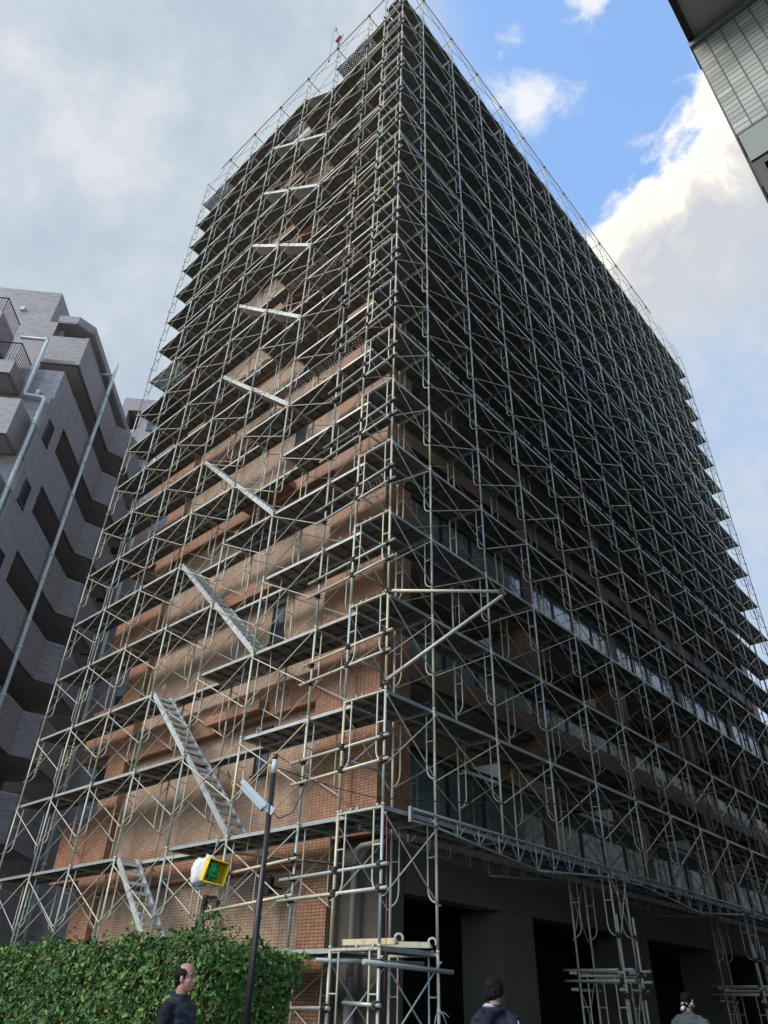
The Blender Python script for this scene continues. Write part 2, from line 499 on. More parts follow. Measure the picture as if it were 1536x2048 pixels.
# recessed field of the left face
bpart('wall', 'tile_tan', [(-10.95, -2.75, 1.47, 24.0, 3.95, ROOF), (-10.95, -2.90, 1.47, 2.128, GZ, 3.95), (-10.95, -8.62, 2.128, 24.0, GZ, 3.95)])
bpart('pilaster', 'tile_orange', [(-3.02, -1.3, 1.27, 2.13, 3.92, ROOF), (-3.02, -2.35, 1.27, 2.13, GZ, 3.92)])
bpart('pilaster', 'tile_orange', [(-10.9, -10.0, 1.27, 1.75, GZ, ROOF)])
for k in range(NF + 1):
    z = B0 + FH * k
    top = z + 0.68 if k < NF else ROOF
    bpart('beam', 'tile_orange', [(-9.998, -3.022, 1.272, 1.75, z, top)])
for k in range(NF):
    z = B0 + FH * k
    # small slit window with a dark frame, and the tiled ledge over it
    x0, x1, z0, z1 = -4.98, -4.50, z + FH - 1.10, z + FH - 0.15
    yw = 1.47
    w = bpart('window', 'frame_dark', [(x0, x0 + 0.05, yw - 0.03, yw + 0.05, z0, z1), (x1 - 0.05, x1, yw - 0.03, yw + 0.05, z0, z1),
                                       (x0 + 0.05, x1 - 0.05, yw - 0.03, yw + 0.05, z1 - 0.05, z1), (x0 - 0.03, x1 + 0.03, yw - 0.06, yw + 0.05, z0 - 0.05, z0)])
    bpart('pane', 'window_glass', [(x0 + 0.05, x1 - 0.05, yw - 0.008, yw + 0.04, z0, z1 - 0.05)], w)
    if k > 0:
        bpart('ledge', 'tile_orange', [(-6.35, -4.50, 1.02, 1.271, z + 0.10, z + 0.30)])
# open corner balconies at the far left end
for k in range(-1, NF + 1):
    zt = 5.33 + FH * k                        # parapet top
    zb = zt - 1.42
    if k == NF: zt = ROOF
    zb2 = max(zb, GZ)
    if zt > 0.6:
        p = bpart('balcony', 'tile_orange', [(-12.40, -10.902, 1.27, 1.42, zb2, zt), (-12.40, -12.25, 1.42, 4.6, zb2, zt)])
        bpart('slab', 'soffit_paint', [(-12.25, -10.9, 1.42, 4.6, zb + 0.02, zb + 0.22)], p)
        bpart('rear_wall', 'concrete_dark', [(-12.0, -10.952, 4.6, 4.75, zb + 0.22, zb + 2.94)], p)
bpart('wall', 'tile_brown', [(-12.40, -10.952, 4.75, 24.0, GZ, ROOF - 0.01)])
# street side
cols = [6.8, 11.65, 16.5, 21.35]
edges = [2.13] + cols + [YE - 0.9]
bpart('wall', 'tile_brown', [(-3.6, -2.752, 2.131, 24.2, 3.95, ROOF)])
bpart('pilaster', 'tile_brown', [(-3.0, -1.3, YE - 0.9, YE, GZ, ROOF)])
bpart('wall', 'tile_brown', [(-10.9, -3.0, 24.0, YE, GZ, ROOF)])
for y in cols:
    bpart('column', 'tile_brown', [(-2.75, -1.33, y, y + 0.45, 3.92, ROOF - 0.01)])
for k in range(NF):
    z0 = 3.92 + FH * k
    for i in range(5):
        ya = edges[i] + (0.0 if i == 0 else 0.45); yb = edges[i + 1]
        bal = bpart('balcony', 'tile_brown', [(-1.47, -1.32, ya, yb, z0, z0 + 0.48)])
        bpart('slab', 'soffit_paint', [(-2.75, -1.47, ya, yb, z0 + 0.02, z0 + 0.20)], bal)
        n = 4
        fr = []
        for q in range(n + 1):
            yy = ya + (yb - ya) * q / n
            w_ = 0.05
            a_, b__ = max(ya, yy - w_), min(yb, yy + w_)
            fr.append((-1.43, -1.36, a_, b__, z0 + 0.48, z0 + 1.46))
        fr.append((-1.435, -1.355, ya, yb, z0 + 1.46, z0 + 1.52))
        fr.append((-1.425, -1.365, ya, yb, z0 + 1.62, z0 + 1.66))
        rail = bpart('railing', 'frame_dark', fr, bal)
        bpart('glass_panel', 'frosted_glass', [(-1.405, -1.385, ya + (yb - ya) * q / n + 0.05, ya + (yb - ya) * (q + 1) / n - 0.05, z0 + 0.49, z0 + 1.455) for q in range(n)], bal)
        bpart('partition', 'white_panel', [(-2.70, -1.50, ya + 3.15, ya + 3.18, z0 + 0.30, z0 + 2.05)], bal)
        # sliding windows at the back
        wd = bpart('sliding_window', 'frame_dark', [(-2.75, -2.72, ya + 0.4, ya + 2.6, z0 + 0.25, z0 + 2.3), (-2.75, -2.72, yb - 1.4, yb - 0.2, z0 + 0.25, z0 + 2.3)], bal)
        bpart('pane', 'window_glass', [(-2.719, -2.712, ya + 0.46, ya + 1.47, z0 + 0.31, z0 + 2.24), (-2.719, -2.712, ya + 1.53, ya + 2.54, z0 + 0.31, z0 + 2.24)], wd)
        # drying-pole hangers under the slab above
        if k < 5 and i < 4:
            def hang(m):
                for yy in (ya + 0.9, ya + 1.0, ya + 2.4, ya + 2.5):
                    for xx in (-1.75, -2.0):
                        m.tube([(xx - BO.x, yy - BO.y, z0 + 2.94 - BO.z), (xx - BO.x, yy - BO.y, z0 + 2.35 - BO.z)], 0.008, 5)
                m.tube([(-1.75 - BO.x, ya + 0.6 - BO.y, z0 + 2.36 - BO.z), (-1.75 - BO.x, ya + 2.8 - BO.y, z0 + 2.36 - BO.z)], 0.012, 6)
            bpart('drying_rack', 'galv', [], bal, hang)
bpart('roof', 'roof_membrane', [(-12.42, -1.28, 1.25, YE + 0.02, ROOF + 0.003, ROOF + 0.25)])
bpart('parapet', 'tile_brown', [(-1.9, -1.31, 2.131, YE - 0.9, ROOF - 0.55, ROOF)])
# ground floor garage: beam, columns, soffit, shutters
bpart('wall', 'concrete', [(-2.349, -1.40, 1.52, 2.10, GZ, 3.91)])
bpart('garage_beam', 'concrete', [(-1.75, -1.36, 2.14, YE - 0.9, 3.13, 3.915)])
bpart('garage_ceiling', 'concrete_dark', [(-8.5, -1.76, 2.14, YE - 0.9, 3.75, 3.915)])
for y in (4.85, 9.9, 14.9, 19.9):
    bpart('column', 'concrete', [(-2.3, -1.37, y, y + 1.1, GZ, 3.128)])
def ribs(m):
    for i in range(26):
        z = GZ + 0.12 * i
        m.box(-8.5 - BO.x, -8.42 - BO.x, 2.2 - BO.y, 24.0 - BO.y, z - BO.z, z + 0.10 - BO.z)
bpart('shutter', 'shutter', [(-8.6, -8.51, 2.2, 24.0, GZ, 3.74)], None, ribs)
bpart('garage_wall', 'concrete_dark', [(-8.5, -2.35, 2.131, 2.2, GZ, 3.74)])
# corner downpipe with an elbow, and two floodlights on the left face
def dpipe(m):
    x, y = -1.83 - BO.x, 1.36 - BO.y
    m.tube([(x, y, 0.02), (x, y, 1.55)], 0.085, 12)
    m.tube([(x, y, 1.5), (x, y, 3.45), (x + 0.03, y + 0.01, 3.56), (x + 0.12, y + 0.02, 3.62), (x + 0.6, y + 0.02, 3.64)], 0.055, 10)
    for z in (1.75, 2.9): m.tube([(x, y, z), (x, y, z + 0.05)], 0.066, 10)
bpart('downpipe', 'grey_pipe', [], None, dpipe)
def flood(m):
    c = Vector((-3.75, 1.10, 3.28)) - BO
    m.obox(c + Vector((-0.16, 0, 0)), c + Vector((0.16, 0, 0)), 0.12, 0.26)
    m.tube([c + Vector((-0.2, -0.06, -0.16)), c + Vector((0.2, -0.06, -0.16)), c + Vector((0.2, -0.06, 0.16)), c + Vector((-0.2, -0.06, 0.16)), c + Vector((-0.2, -0.06, -0.16))], 0.012, 6)
    m.tube([c, c + Vector((0, 0.36, 0.0))], 0.02, 6)
bpart('floodlight', 'frame_dark', [], None, flood)

# ------------------------------------------------------------------ scaffold units
H = 1.725
Z0 = 0.5
def frame_mb(w=0.896, n=8):
    m = MB()
    for s, x in ((1, 0.0), (-1, w)):
        m.tube([(x, 0, 0.0), (x, 0, 1.705)], 0.0217, n)
        m.tube([(x, 0, 1.700), (x, 0, 1.740)], 0.0255, n)
        xi = x + s * 0.165
        pts = [(xi, 0, 1.68), (xi, 0, 0.80)]
        for q in range(1, 6):
            a = q / 5 * pi / 2
            pts.append((x + s * (0.165 * cos(a) ** 0.9 if cos(a) > 1e-6 else 0), 0, 0.80 - 0.20 * sin(a)))
        m.tube(pts, 0.0138, max(5, n - 2), False)
        m.tube([(x, 0, 1.20), (xi, 0, 1.20)], 0.012, max(5, n - 2), False)
    m.tube([(0, 0, 1.685), (w, 0, 1.685)], 0.0217, n, False)
    return m
def plank_mb(L, w, mat_perf=False):
    """top face at z=0, runs along +x, width along +y"""
    m = MB()
    a, b_ = 0.03, L - 0.03
    m.box(a, b_, 0.004, w - 0.004, -0.006, 0.0)
    m.cur = 1
    for y in (0.0, w - 0.012):
        m.box(a, b_, y, y + 0.012, -0.058, 0.001)
        m.box(a, b_, y if y > 0 else y, y + 0.012, -0.0581, -0.058)
    m.box(a, a + 0.02, 0.012, w - 0.012, -0.052, -0.0065); m.box(b_ - 0.02, b_, 0.012, w - 0.012, -0.052, -0.0065)
    m.cur = 2
    k = max(2, int(round((L - 0.06) / 0.36)))
    for i in range(1, k):
        x = a + (b_ - a) * i / k
        m.box(x - 0.012, x + 0.012, 0.013, w - 0.013, -0.040, -0.0065)
    if w > 0.3: m.box(a + 0.021, b_ - 0.021, w / 2 - 0.012, w / 2 + 0.012, -0.046, -0.041)
    m.cur = 1
    for x, s in ((a, -1), (b_, 1)):
        for y in (0.05, w - 0.05):
            m.obox((x, y, -0.020), (x + s * 0.05, y, -0.004), 0.03, 0.045)
    return m
def brace_mb(L, n=6):
    m = MB()
    for s in (1, -1):
        z0, z1 = (0.56, 1.60) if s > 0 else (1.60, 0.56)
        o = 0.030 + (0.0 if s > 0 else 0.022)
        m.tube([(0.0, o, z0), (0.03, o, z0 + (z1 - z0) * 0.02), (L - 0.03, o, z0 + (z1 - z0) * 0.98), (L, o, z1)], [0.009, 0.0115, 0.0115, 0.009], n, True)
    for x in (0, L):
        for z in (0.56, 1.60): m.tube([(x, 0.015, z), (x, 0.07, z)], 0.009, 5, True)
    return m
T_FRAME = frame_mb().mesh('frame', 'pipe')
PL_MAT = ['deck_steel', 'galv', 'deck_steel']
_pl = {}
def plank_mesh(L, w, perf=False):
    key = (round(L, 3), round(w, 3), perf)
    if key not in _pl:
        _pl[key] = plank_mb(L, w).mesh('plank', ['perforated' if perf else 'deck_steel', 'galv', 'perforated' if perf else 'deck_steel'])
    return _pl[key]
_br = {}
def brace_mesh(L):
    key = round(L, 3)
    if key not in _br: _br[key] = brace_mb(L).mesh('cross_brace', 'pipe')
    return _br[key]

def mesh_arrays(me):
    n = len(me.vertices); co = np.empty(n * 3); me.vertices.foreach_get('co', co)
    pol = [tuple(p.vertices) for p in me.polygons]
    mi = np.empty(len(pol), dtype=np.int32); me.polygons.foreach_get('material_index', mi)
    sm = np.empty(len(pol), dtype=bool); me.polygons.foreach_get('use_smooth', sm)
    return co.reshape(-1, 3), pol, mi, sm
_arr = {}
def join_stuff(name, items, parent):
    """items: (mesh, loc, rotz) joined to one mesh that stands for the repeats too far to single out"""
    V = []; F = []; MI = []; SM = []; off = 0; mats = []
    for me, loc, rz in items:
        if me.name not in _arr: _arr[me.name] = mesh_arrays(me)
        co, pol, mi, sm = _arr[me.name]
        c, s = cos(rz), sin(rz)
        V.append(np.stack([co[:, 0] * c - co[:, 1] * s + loc[0], co[:, 0] * s + co[:, 1] * c + loc[1], co[:, 2] + loc[2]], 1))
        mp_ = []
        for mm in me.materials:
            if mm.name not in mats: mats.append(mm.name)
            mp_.append(mats.index(mm.name))
        F.extend([tuple(i + off for i in p) for p in pol])
        MI.extend([mp_[i] for i in mi]); SM.extend(sm.tolist())
        off += len(co)
    me2 = bpy.data.meshes.new(name)
    me2.from_pydata(np.concatenate(V).tolist(), [], F)
    for mm in mats: me2.materials.append(MATS[mm])
    me2.polygons.foreach_set('material_index', MI); me2.polygons.foreach_set('use_smooth', SM)
    me2.update()
    o = put(name, me2, parent)
    o['kind'] = 'stuff'
    return o
def place_parts(name, items, parent, origin, cap=100):
    """the nearest hundred as parts, the rest as one"""
    items = [(me, (Vector(loc) - origin), rz, (Vector(loc) - CAM).length) for me, loc, rz in items]
    items.sort(key=lambda q: q[3])
    for me, loc, rz, _ in items[:cap]: put(name, me, parent, loc, rz)
    if len(items) > cap: join_stuff(name + '_rest', [(me, loc, rz) for me, loc, rz, _ in items[cap:]], parent)

# grid of posts
RY = [0.0, 1.2055] + [1.2055 + 1.8298 * i for i in range(1, 14)]
RY.append(RY[-1] + 1.1714)                    # 16 rows along the street
LX = [-(1.9703 + 1.8291 * i) for i in range(7)]
LY = 0.1743
W = 0.896
TOWERS = [(RY[4], RY[4] + 0.62), (RY[8], RY[8] + 0.62), (RY[12], RY[12] + 0.62)]
def lev(k): return Z0 + H * k

# ---- scaffold along the street side
sr = thing('scaffold', 'tube scaffold on the shaded street side, carried on trusses over the garage openings', 'scaffold', (0, 0, GZ))
SO = Vector((0, 0, GZ))
frames = []; planks = []; braces = []; jacks = []
for k in range(1, 21):
    for j, y in enumerate(RY):
        if k <= 2 and j > 1: continue
        frames.append((T_FRAME, (0, y, lev(k - 1)), pi))
for ya, yb in TOWERS:
    for k in (1, 2):
        for y in (ya, yb): frames.append((T_FRAME, (0, y, lev(k - 1)), pi))
for j in range(15):
    L = RY[j + 1] - RY[j]
    for k in range(1, 20):
        if k < 2 and j > 0: continue
        wides = (0.50, 0.30)
        if k == 1: wides = (0.40,)
        y0 = RY[j]
        x = -0.045
        for wi, wd in enumerate(wides):
            # plank runs along +y: rotate +90deg, its width then points to -x
            perf = (j, k, wi) in {(9, 12, 0), (11, 14, 1), (2, 7, 1), (3, 6, 1), (12, 18, 1), (7, 10, 1)}
            planks.append((plank_mesh(L, wd, perf), (x, y0, lev(k) + 0.004 + random.uniform(-.004, .004)), pi / 2))
            x -= wd + 0.03
    for k in range(1, 21):
        if k <= 2 and j > 0: continue
        # outer side: brace runs along +y, its offset to +x -> rotate -90 from the far post
        braces.append((brace_mesh(L), (0, RY[j + 1], lev(k - 1)), -pi / 2))
        if k < 20: braces.append((brace_mesh(L), (-W, RY[j], lev(k - 1)), pi / 2))
for ya, yb in TOWERS:
    for k in (1, 2):
        braces.append((brace_mesh(yb - ya), (0, yb, lev(k - 1)), -pi / 2))
        braces.append((brace_mesh(yb - ya), (-W, ya, lev(k - 1)), pi / 2))
place_parts('scaffold_frame', frames, sr, SO)
place_parts('deck_plank', planks, sr, SO)
place_parts('cross_brace', braces, sr, SO)
# jack bases
jm = MB(); jm.tube([(0, 0, 0.05), (0, 0, Z0 - GZ + 0.05)], 0.017, 8); jm.box(-0.07, 0.07, -0.07, 0.07, 0.052, 0.06); jm.tube([(0, 0, 0.22), (0, 0, 0.25)], 0.045, 8)
JACK = jm.mesh('jack_base', 'galv')
for y in [RY[0], RY[1]] + [q for tw in TOWERS for q in tw]:
    for x in (0, -W): put('jack_base', JACK, sr, (x, y, 0))
# haunched truss beams that carry the frames over the garage openings
def truss_mb(L, x):
    m = MB()
    zt, zm = 0.0, -0.14
    m.tube([(0, 0, zt), (L, 0, zt)], 0.0235, 8)
    bot = [(0, 0, -0.165), (L * 0.09, 0, -0.165), (L * 0.5, 0, -0.40), (L * 0.91, 0, -0.165), (L, 0, -0.165)]
    for p_, q_ in zip(bot, bot[1:]): m.tube([p_, q_], 0.0195, 8)
    def bz(u):
        for (a, _, za), (b_, _, zb) in zip(bot, bot[1:]):
            if a <= u <= b_: return za + (zb - za) * (u - a) / (b_ - a)
        return bot[-1][2]
    n = 2 * int(L / 1.1)
    for i in range(n + 1):
        u = L * i / n
        m.tube([(u, 0, zt), (u, 0, bz(u))], 0.013, 6, False)
        if i < n and -bz(u) > 0.18 or (i < n and -bz(L * (i + 1) / n) > 0.18):
            um = L * (i + 0.5) / n
            if i % 2 == 0: m.tube([(u + 0.02, 0, bz(u)), (um, 0, zt)], 0.011, 6, False); m.tube([(um, 0, zt), (L * (i + 1) / n, 0, bz(L * (i + 1) / n))], 0.011, 6, False)
            else: m.tube([(u, 0, bz(u)), (um, 0, zt)], 0.011, 6, False); m.tube([(um, 0, zt), (L * (i + 1) / n, 0, bz(L * (i + 1) / n))], 0.011, 6, False)
    m.obox((0, 0, 0.03), (0, 0, -0.19), 0.05, 0.05, (1, 0, 0)); m.obox((L, 0, 0.03), (L, 0, -0.19), 0.05, 0.05, (1, 0, 0))
    return m
spans = [(0.55, RY[4] + 0.64), (RY[4] + 0.70, RY[8] + 0.54), (RY[8] + 0.60, RY[12] + 0.54), (RY[12] + 0.60, RY[15] + 0.1)]
for a, b_ in spans:
    for x in (0.055, -W - 0.055):
        truss_mb(b_ - a, x).build('truss_beam', 'truss_steel', sr, (x, a, lev(2) + 0.03 - GZ), pi / 2)
# guard rail pipes at the very top and ledger pipes
def pipe_part(name, pts, r, parent, origin, clamps=(), mat='pipe', n=8):
    m = MB()
    P = [Vector(p) - origin for p in pts]
    m.tube(P, r, n)
    m.cur = 1
    d = unit(P[-1] - P[0])
    for c in clamps:
        c = Vector(c) - origin
        m.obox(c - d * 0.035, c + d * 0.035, 0.085, 0.085)
        m.tube([c + Vector((0, 0, -0.05)), c + Vector((0, 0, 0.05))], 0.034, 8)
        m.tube([c + Vector((0.0, -0.08, 0.0)) , c + Vector((0.06, 0.05, 0.01))], 0.012, 5)
    return m.build(name, [mat, 'clamp_steel'], parent)
pipe_part('guard_rail', [(0.05, -0.3, lev(20) + 0.02), (0.05, RY[12] + 0.6, lev(20) + 0.02)], 0.024, sr, SO, [(0.03, y, lev(20)) for y in RY[:13]])
# horizontal pipes joining the corner frame to the left scaffold (two per lift)
for k in range(1, 20):
    for i, fz in enumerate((0.56, 0.36)):
        z = lev(k - 1) + fz * H + random.uniform(-.03, .03)
        a = 0.10 + random.uniform(0, .08); e = LX[0] - 0.15 - random.uniform(0, .12)
        if k == 1 and i == 0: continue
        pipe_part('ledger_pipe', [(a, -0.05, z), (e, 0.10 if i else 0.12, z + random.uniform(-.02, .02))], 0.0243, sr, SO,
                  [(0, -0.03, z), (-W, 0.0, z), (LX[0], LY - 0.03, z)])
    if 2 < k < 8:
        z = lev(k - 1) + 0.46 * H
        pipe_part('ledger_pipe', [(-W - 0.02, 0.05, z), (-0.95, 1.12, z + 0.01)], 0.0243, sr, SO, [(-W, 0.1, z)])
# loose stub pipes on the bottom corner tower
pipe_part('ledger_pipe', [(0.06, -0.35, lev(1) - 0.20), (0.06, 1.45, lev(1) - 0.23)], 0.030, sr, SO, [(0.02, 0.0, lev(1) - 0.20)], 'galv', 10)
pipe_part('ledger_pipe', [(-0.96, -0.2, lev(1) - 0.16), (-0.5, 1.5, lev(1) - 0.12)], 0.030, sr, SO, [(-0.94, 0.0, lev(1) - 0.16)], 'galv', 10)
pipe_part('ledger_pipe', [(-0.55, -0.06, lev(1) - 0.62), (0.1, -0.06, lev(1) - 0.64)], 0.0243, sr, SO, [(0.0, -0.04, lev(1) - 0.64)], 'galv')
pipe_part('ledger_pipe', [(-0.80, -0.06, lev(1) - 0.68), (LX[0] - 0.1, 0.1, lev(1) - 0.70)], 0.0243, sr, SO, [(-W, -0.04, lev(1) - 0.68), (LX[0], LY - .03, lev(1) - .70)], 'pipe')
for ya, yb in TOWERS:
    for x in (0.04, -W - 0.04):
        for dz in (0.0, -0.26):
            pipe_part('ledger_pipe', [(x, ya - 0.25, lev(1) + dz), (x, yb + 0.25, lev(1) + dz)], 0.0243, sr, SO, [(x, ya, lev(1) + dz), (x, yb, lev(1) + dz)])
    for y in (ya - 0.04, yb + 0.04):
        for dz in (-0.12, 0.05):
            pipe_part('ledger_pipe', [(0.25, y, lev(1) + dz), (-W - 0.3, y, lev(1) + dz)], 0.0243, sr, SO, [(0, y, lev(1) + dz)])
        pipe_part('standard_pipe', [(0.055, y, GZ + 0.06), (0.055, y, lev(1) + 0.95)], 0.0243, sr, SO, [(0.05, y, lev(1) + 0.6), (0.05, y, lev(1) - 0.35)])
m = MB()
tz = Vector((0.0, RY[1], 1.55 - GZ))
for dx, dy, dz in ((0.06, 0.14, -0.06), (0.05, 0.10, -0.14), (0.02, -0.12, -0.16)):
    m.tube([tz, tz + Vector((dx * 0.6, dy * 0.6, dz * 0.3)), tz + Vector((dx, dy, dz))], 0.006, 5)
m.tube([tz + Vector((0, 0, -0.02)), tz + Vector((0, 0, 0.02))], 0.027, 8)
m.build('cable_tie', 'white_bag', sr)
m = MB(); m.tube([(0.05, 0.03, lev(2) - 0.1 - GZ), (0.06, 0.06, lev(1) + 0.1 - GZ), (0.05, 0.05, lev(1) - 0.5 - GZ)], 0.005, 5)
m.build('hanging_rope', 'red_paint', sr)
# outrigger bracket at the corner
be = Vector((1.464, 1.246, 7.40))
pipe_part('outrigger', [(-0.05, -0.03, 7.40), be], 0.030, sr, SO, [(0, 0, 7.4), be], 'pipe', 10)
pipe_part('outrigger', [(-0.02, -0.04, 5.75), be + Vector((0.03, 0.02, -0.06))], 0.030, sr, SO, [(0, 0, 5.77), be + Vector((0.02, 0.02, -0.05))], 'pipe', 10)
# spare hooked transoms lying on the corner deck
m = MB()
for i, y in enumerate((0.15, 0.30)):
    a = Vector((-0.8, y, lev(1) + 0.06 - GZ)); e = Vector((0.05 + 0.0, y + 0.12 + 0.55 * i, lev(1) + 0.06 - GZ))
    m.obox(a, e, 0.06, 0.07)
    for q in (e,):
        pts = [q + Vector((0.02, 0.02, -0.03))] + [q + Vector((0.055 * cos(th) * 0.7 + 0.02, 0.055 * cos(th) * 0.7 + 0.03, 0.055 * sin(th) + 0.03)) for th in np.linspace(pi, -0.6, 8)]
        m.tube(pts, 0.018, 6)
m.build('spare_transom', 'pipe', sr)

# ---- scaffold along the brick left face
sl = thing('scaffold', 'tube scaffold on the brick gable side with white zigzag stairs climbing inside it', 'scaffold', (LX[0], LY, GZ))
LO = Vector((LX[0], LY, GZ))
frames = []; planks = []; braces = []
for k in range(1, 21):
    for x in LX: frames.append((T_FRAME, (x, LY, lev(k - 1)), pi / 2))
LXC = [-W - 0.0] + LX                         # corner bay first
perfL = {(6, 12, 0), (6, 12, 1), (6, 19, 0), (2, 4, 1), (0, 6, 1), (2, 9, 1), (1, 9, 1), (2, 12, 1), (1, 11, 0), (1, 19, 0), (3, 5, 1), (2, 16, 1), (5, 18, 1), (3, 19, 1)}
for j in range(7):
    xa, xb = LXC[j], LXC[j + 1]
    L = xa - xb
    for k in range(1, 20):
        if k == 1 and j != 0: pass
        stair = (j == 2 and k % 2 == 1 and k >= 3) or (j == 3 and k % 2 == 0)
        y = LY + 0.045
        for wi, wd in enumerate((0.50, 0.30)):
            if not (stair and wi == 0):
                planks.append((plank_mesh(L, wd, (j, k, wi) in perfL), (xb, y, lev(k) + 0.004 + random.uniform(-.004, .004)), 0.0))
            y += wd + 0.03
    if j == 0: continue
    for k in range(1, 21):
        braces.append((brace_mesh(L), (xa, LY, lev(k - 1)), pi))
        if k < 20: braces.append((brace_mesh(L), (xb, LY + W, lev(k - 1)), 0.0))
place_parts('scaffold_frame', frames, sl, LO)
place_parts('deck_plank', planks, sl, LO)
place_parts('cross_brace', braces, sl, LO)
for x in LX:
    for y in (0, W): put('jack_base', JACK, sl, (x - LX[0], y, 0))
pipe_part('guard_rail', [(0.2, LY - 0.05, lev(20) + 0.02), (LX[5] - 0.7, LY - 0.05, lev(20) + 0.02)], 0.024, sl, LO, [(x, LY - 0.03, lev(20)) for x in LX[:6]])
pipe_part('ledger_pipe', [(LX[0] + 0.15, LY - 0.10, 3.42), (LX[0] - 1.95, LY - 0.12, 3.30)], 0.0243, sl, LO, [(LX[0], LY - 0.07, 3.41)])
pipe_part('ledger_pipe', [(LX[0] + 0.12, LY - 0.10, 2.92), (LX[0] - 2.0, LY - 0.1, 2.80)], 0.0243, sl, LO, [(LX[0], LY - 0.07, 2.91)])
pipe_part('ledger_pipe', [(-W - 0.05, LY + 0.5, 3.30), (-3.3, LY - 0.16, 3.62)], 0.0243, sl, LO, [(LX[0], LY - 0.05, 3.46)], 'clamp_steel')
pipe_part('warning_pole', [(LX[2] + 0.25, LY + W + 0.05, lev(2) + 1.55), (LX[2] + 0.72, LY + W + 0.05, lev(2) + 0.95)], 0.014, sl, LO, [], 'stripes')
pipe_part('warning_pole', [(LX[6] + 0.11, LY + 0.16, lev(3) + 1.45), (LX[6] + 0.12, LY + 0.16, lev(3) + 0.75)], 0.016, sl, LO, [], 'stripes')
pipe_part('warning_pole', [(LX[5] + 0.02, LY + 0.17, lev(3) + 1.35), (LX[5] + 0.02, LY + 0.17, lev(3) + 0.55)], 0.016, sl, LO, [], 'stripes')

for x_, z1_, z0_ in ((LX[1] + 0.35, 9.2, 3.6), (LX[1] - 0.55, 12.5, 5.2), (LX[2] + 0.9, 19.0, 9.0), (LX[0] - 0.4, 24.0, 15.0)):
    m = MB()
    pts = [(x_ - LX[0] + 0.03 * sin(i * 1.3), 0.20 + 0.02 * cos(i * 1.9), z1_ + (z0_ - z1_) * i / 14 - GZ) for i in range(15)]
    m.tube(pts, 0.0055, 5); m.build('hanging_rope', 'towel', sl)
for j_, k_ in ((1, 3), (2, 6), (0, 5), (3, 4), (1, 8)):
    m = MB(); c_ = Vector((LX[j_] + 0.45 - LX[0], 0.03, lev(k_) + 0.05 - GZ))
    m.tube([c_ + Vector((0.045 * cos(a), 0.0, 0.045 * sin(a))) for a in np.linspace(0, 2 * pi, 12)], 0.008, 5); m.build('hook_ring', 'pipe', sl)
# ------------------------------------------------------------------ stair flights hooked into the left scaffold
def flight_mb():
    m = MB(); m.cur = 0
    run, rise = 1.829, H
    d = Vector((-run, 0, rise)); L = d.length; dn = d / L
    for y in (0.03, 0.47):
        a = Vector((-0.04, y, 0.0)); e = Vector((-run + 0.02, y, rise - 0.01))
        m.obox(a, e, 0.035, 0.11)
        m.tube([e + Vector((0.02, 0, 0.0)), e + Vector((-0.05, 0, 0.03)), e + Vector((-0.07, 0, -0.01))], 0.02, 6)
        for i in range(9):
            q = a + (e - a) * ((i + 0.6) / 9.2)
            m.tube([q + Vector((0, -0.03 if y < 0.2 else 0.0, 0.03)), q + Vector((0, 0.0 if y < 0.2 else 0.03, 0.03))], 0.012, 6)
    m.cur = 1
    for i in range(9):
        q = d * ((i + 0.55) / 9.2) + Vector((-0.04, 0, 0.02))
        m.box(q.x - 0.095, q.x + 0.095, 0.048, 0.452, q.z - 0.012, q.z + 0.012)
        m.box(q.x + 0.083, q.x + 0.095, 0.049, 0.451, q.z - 0.04, q.z - 0.012)
        for s in range(4):
            xx = q.x - 0.07 + s * 0.045
            m.box(xx - 0.006, xx + 0.006, 0.05, 0.45, q.z + 0.012, q.z + 0.017)
    return m
FLIGHT = flight_mb().mesh('stair_flight', ['aluminium', 'tread'])
runs = [(2, 1)]
for k in range(2, 19): runs.append((1 if k % 2 == 0 else 2, k))
ordn = ['first', 'second', 'third', 'fourth', 'fifth', 'sixth', 'seventh', 'eighth', 'ninth', 'tenth', 'eleventh', 'twelfth', 'thirteenth',
        'fourteenth', 'fifteenth', 'sixteenth', 'seventeenth', 'eighteenth']
for i, (b_, k) in enumerate(runs):
    o = put('stair_flight', FLIGHT, None, (LX[b_], LY + 0.03, lev(k)))
    if i == 0: lb = 'lowest aluminium stair flight, rising out of the hedge in the scaffold'
    elif i == len(runs) - 1: lb = 'topmost aluminium stair flight, just under the roofline of the scaffold'
    else: lb = '%s aluminium stair flight up from the hedge, in the brick gable scaffold' % ordn[i]
    tag(o, lb, 'stairs', 'stair flights of the scaffold')

# ------------------------------------------------------------------ small hoist on top of the scaffold
hb = Vector((LX[1], LY, lev(20)))
ho = thing('hoist', 'small red and grey hoist arm on top of the scaffold', 'hoist', hb)
m = MB(); m.tube([(0, 0, -0.9), (0, 0, 0.9)], 0.03, 8); m.tube([(0, 0, 0.85), (-0.35, -0.02, 2.6)], 0.03, 8); m.tube([(-0.05, -0.04, 0.3), (0.25, -0.04, 0.95), (-0.10, 0, 1.25)], 0.02, 6)
m.build('mast', 'galv', ho)
m = MB(); m.obox((-0.08, -0.06, 0.78), (0.08, -0.06, 0.95), 0.16, 0.20); m.tube([(-0.30, -0.02, 2.3), (-0.39, -0.02, 2.8)], 0.045, 8)
m.build('winch', 'red_paint', ho)
m = MB(); m.tube([(-0.38, -0.10, 2.6), (-0.40, -0.12, -0.6)], 0.008, 5); m.tube([(-0.40, -0.12, -0.6), (-0.40, -0.12, -0.75)], 0.03, 6)
m.build('rope', 'cable_black', ho)

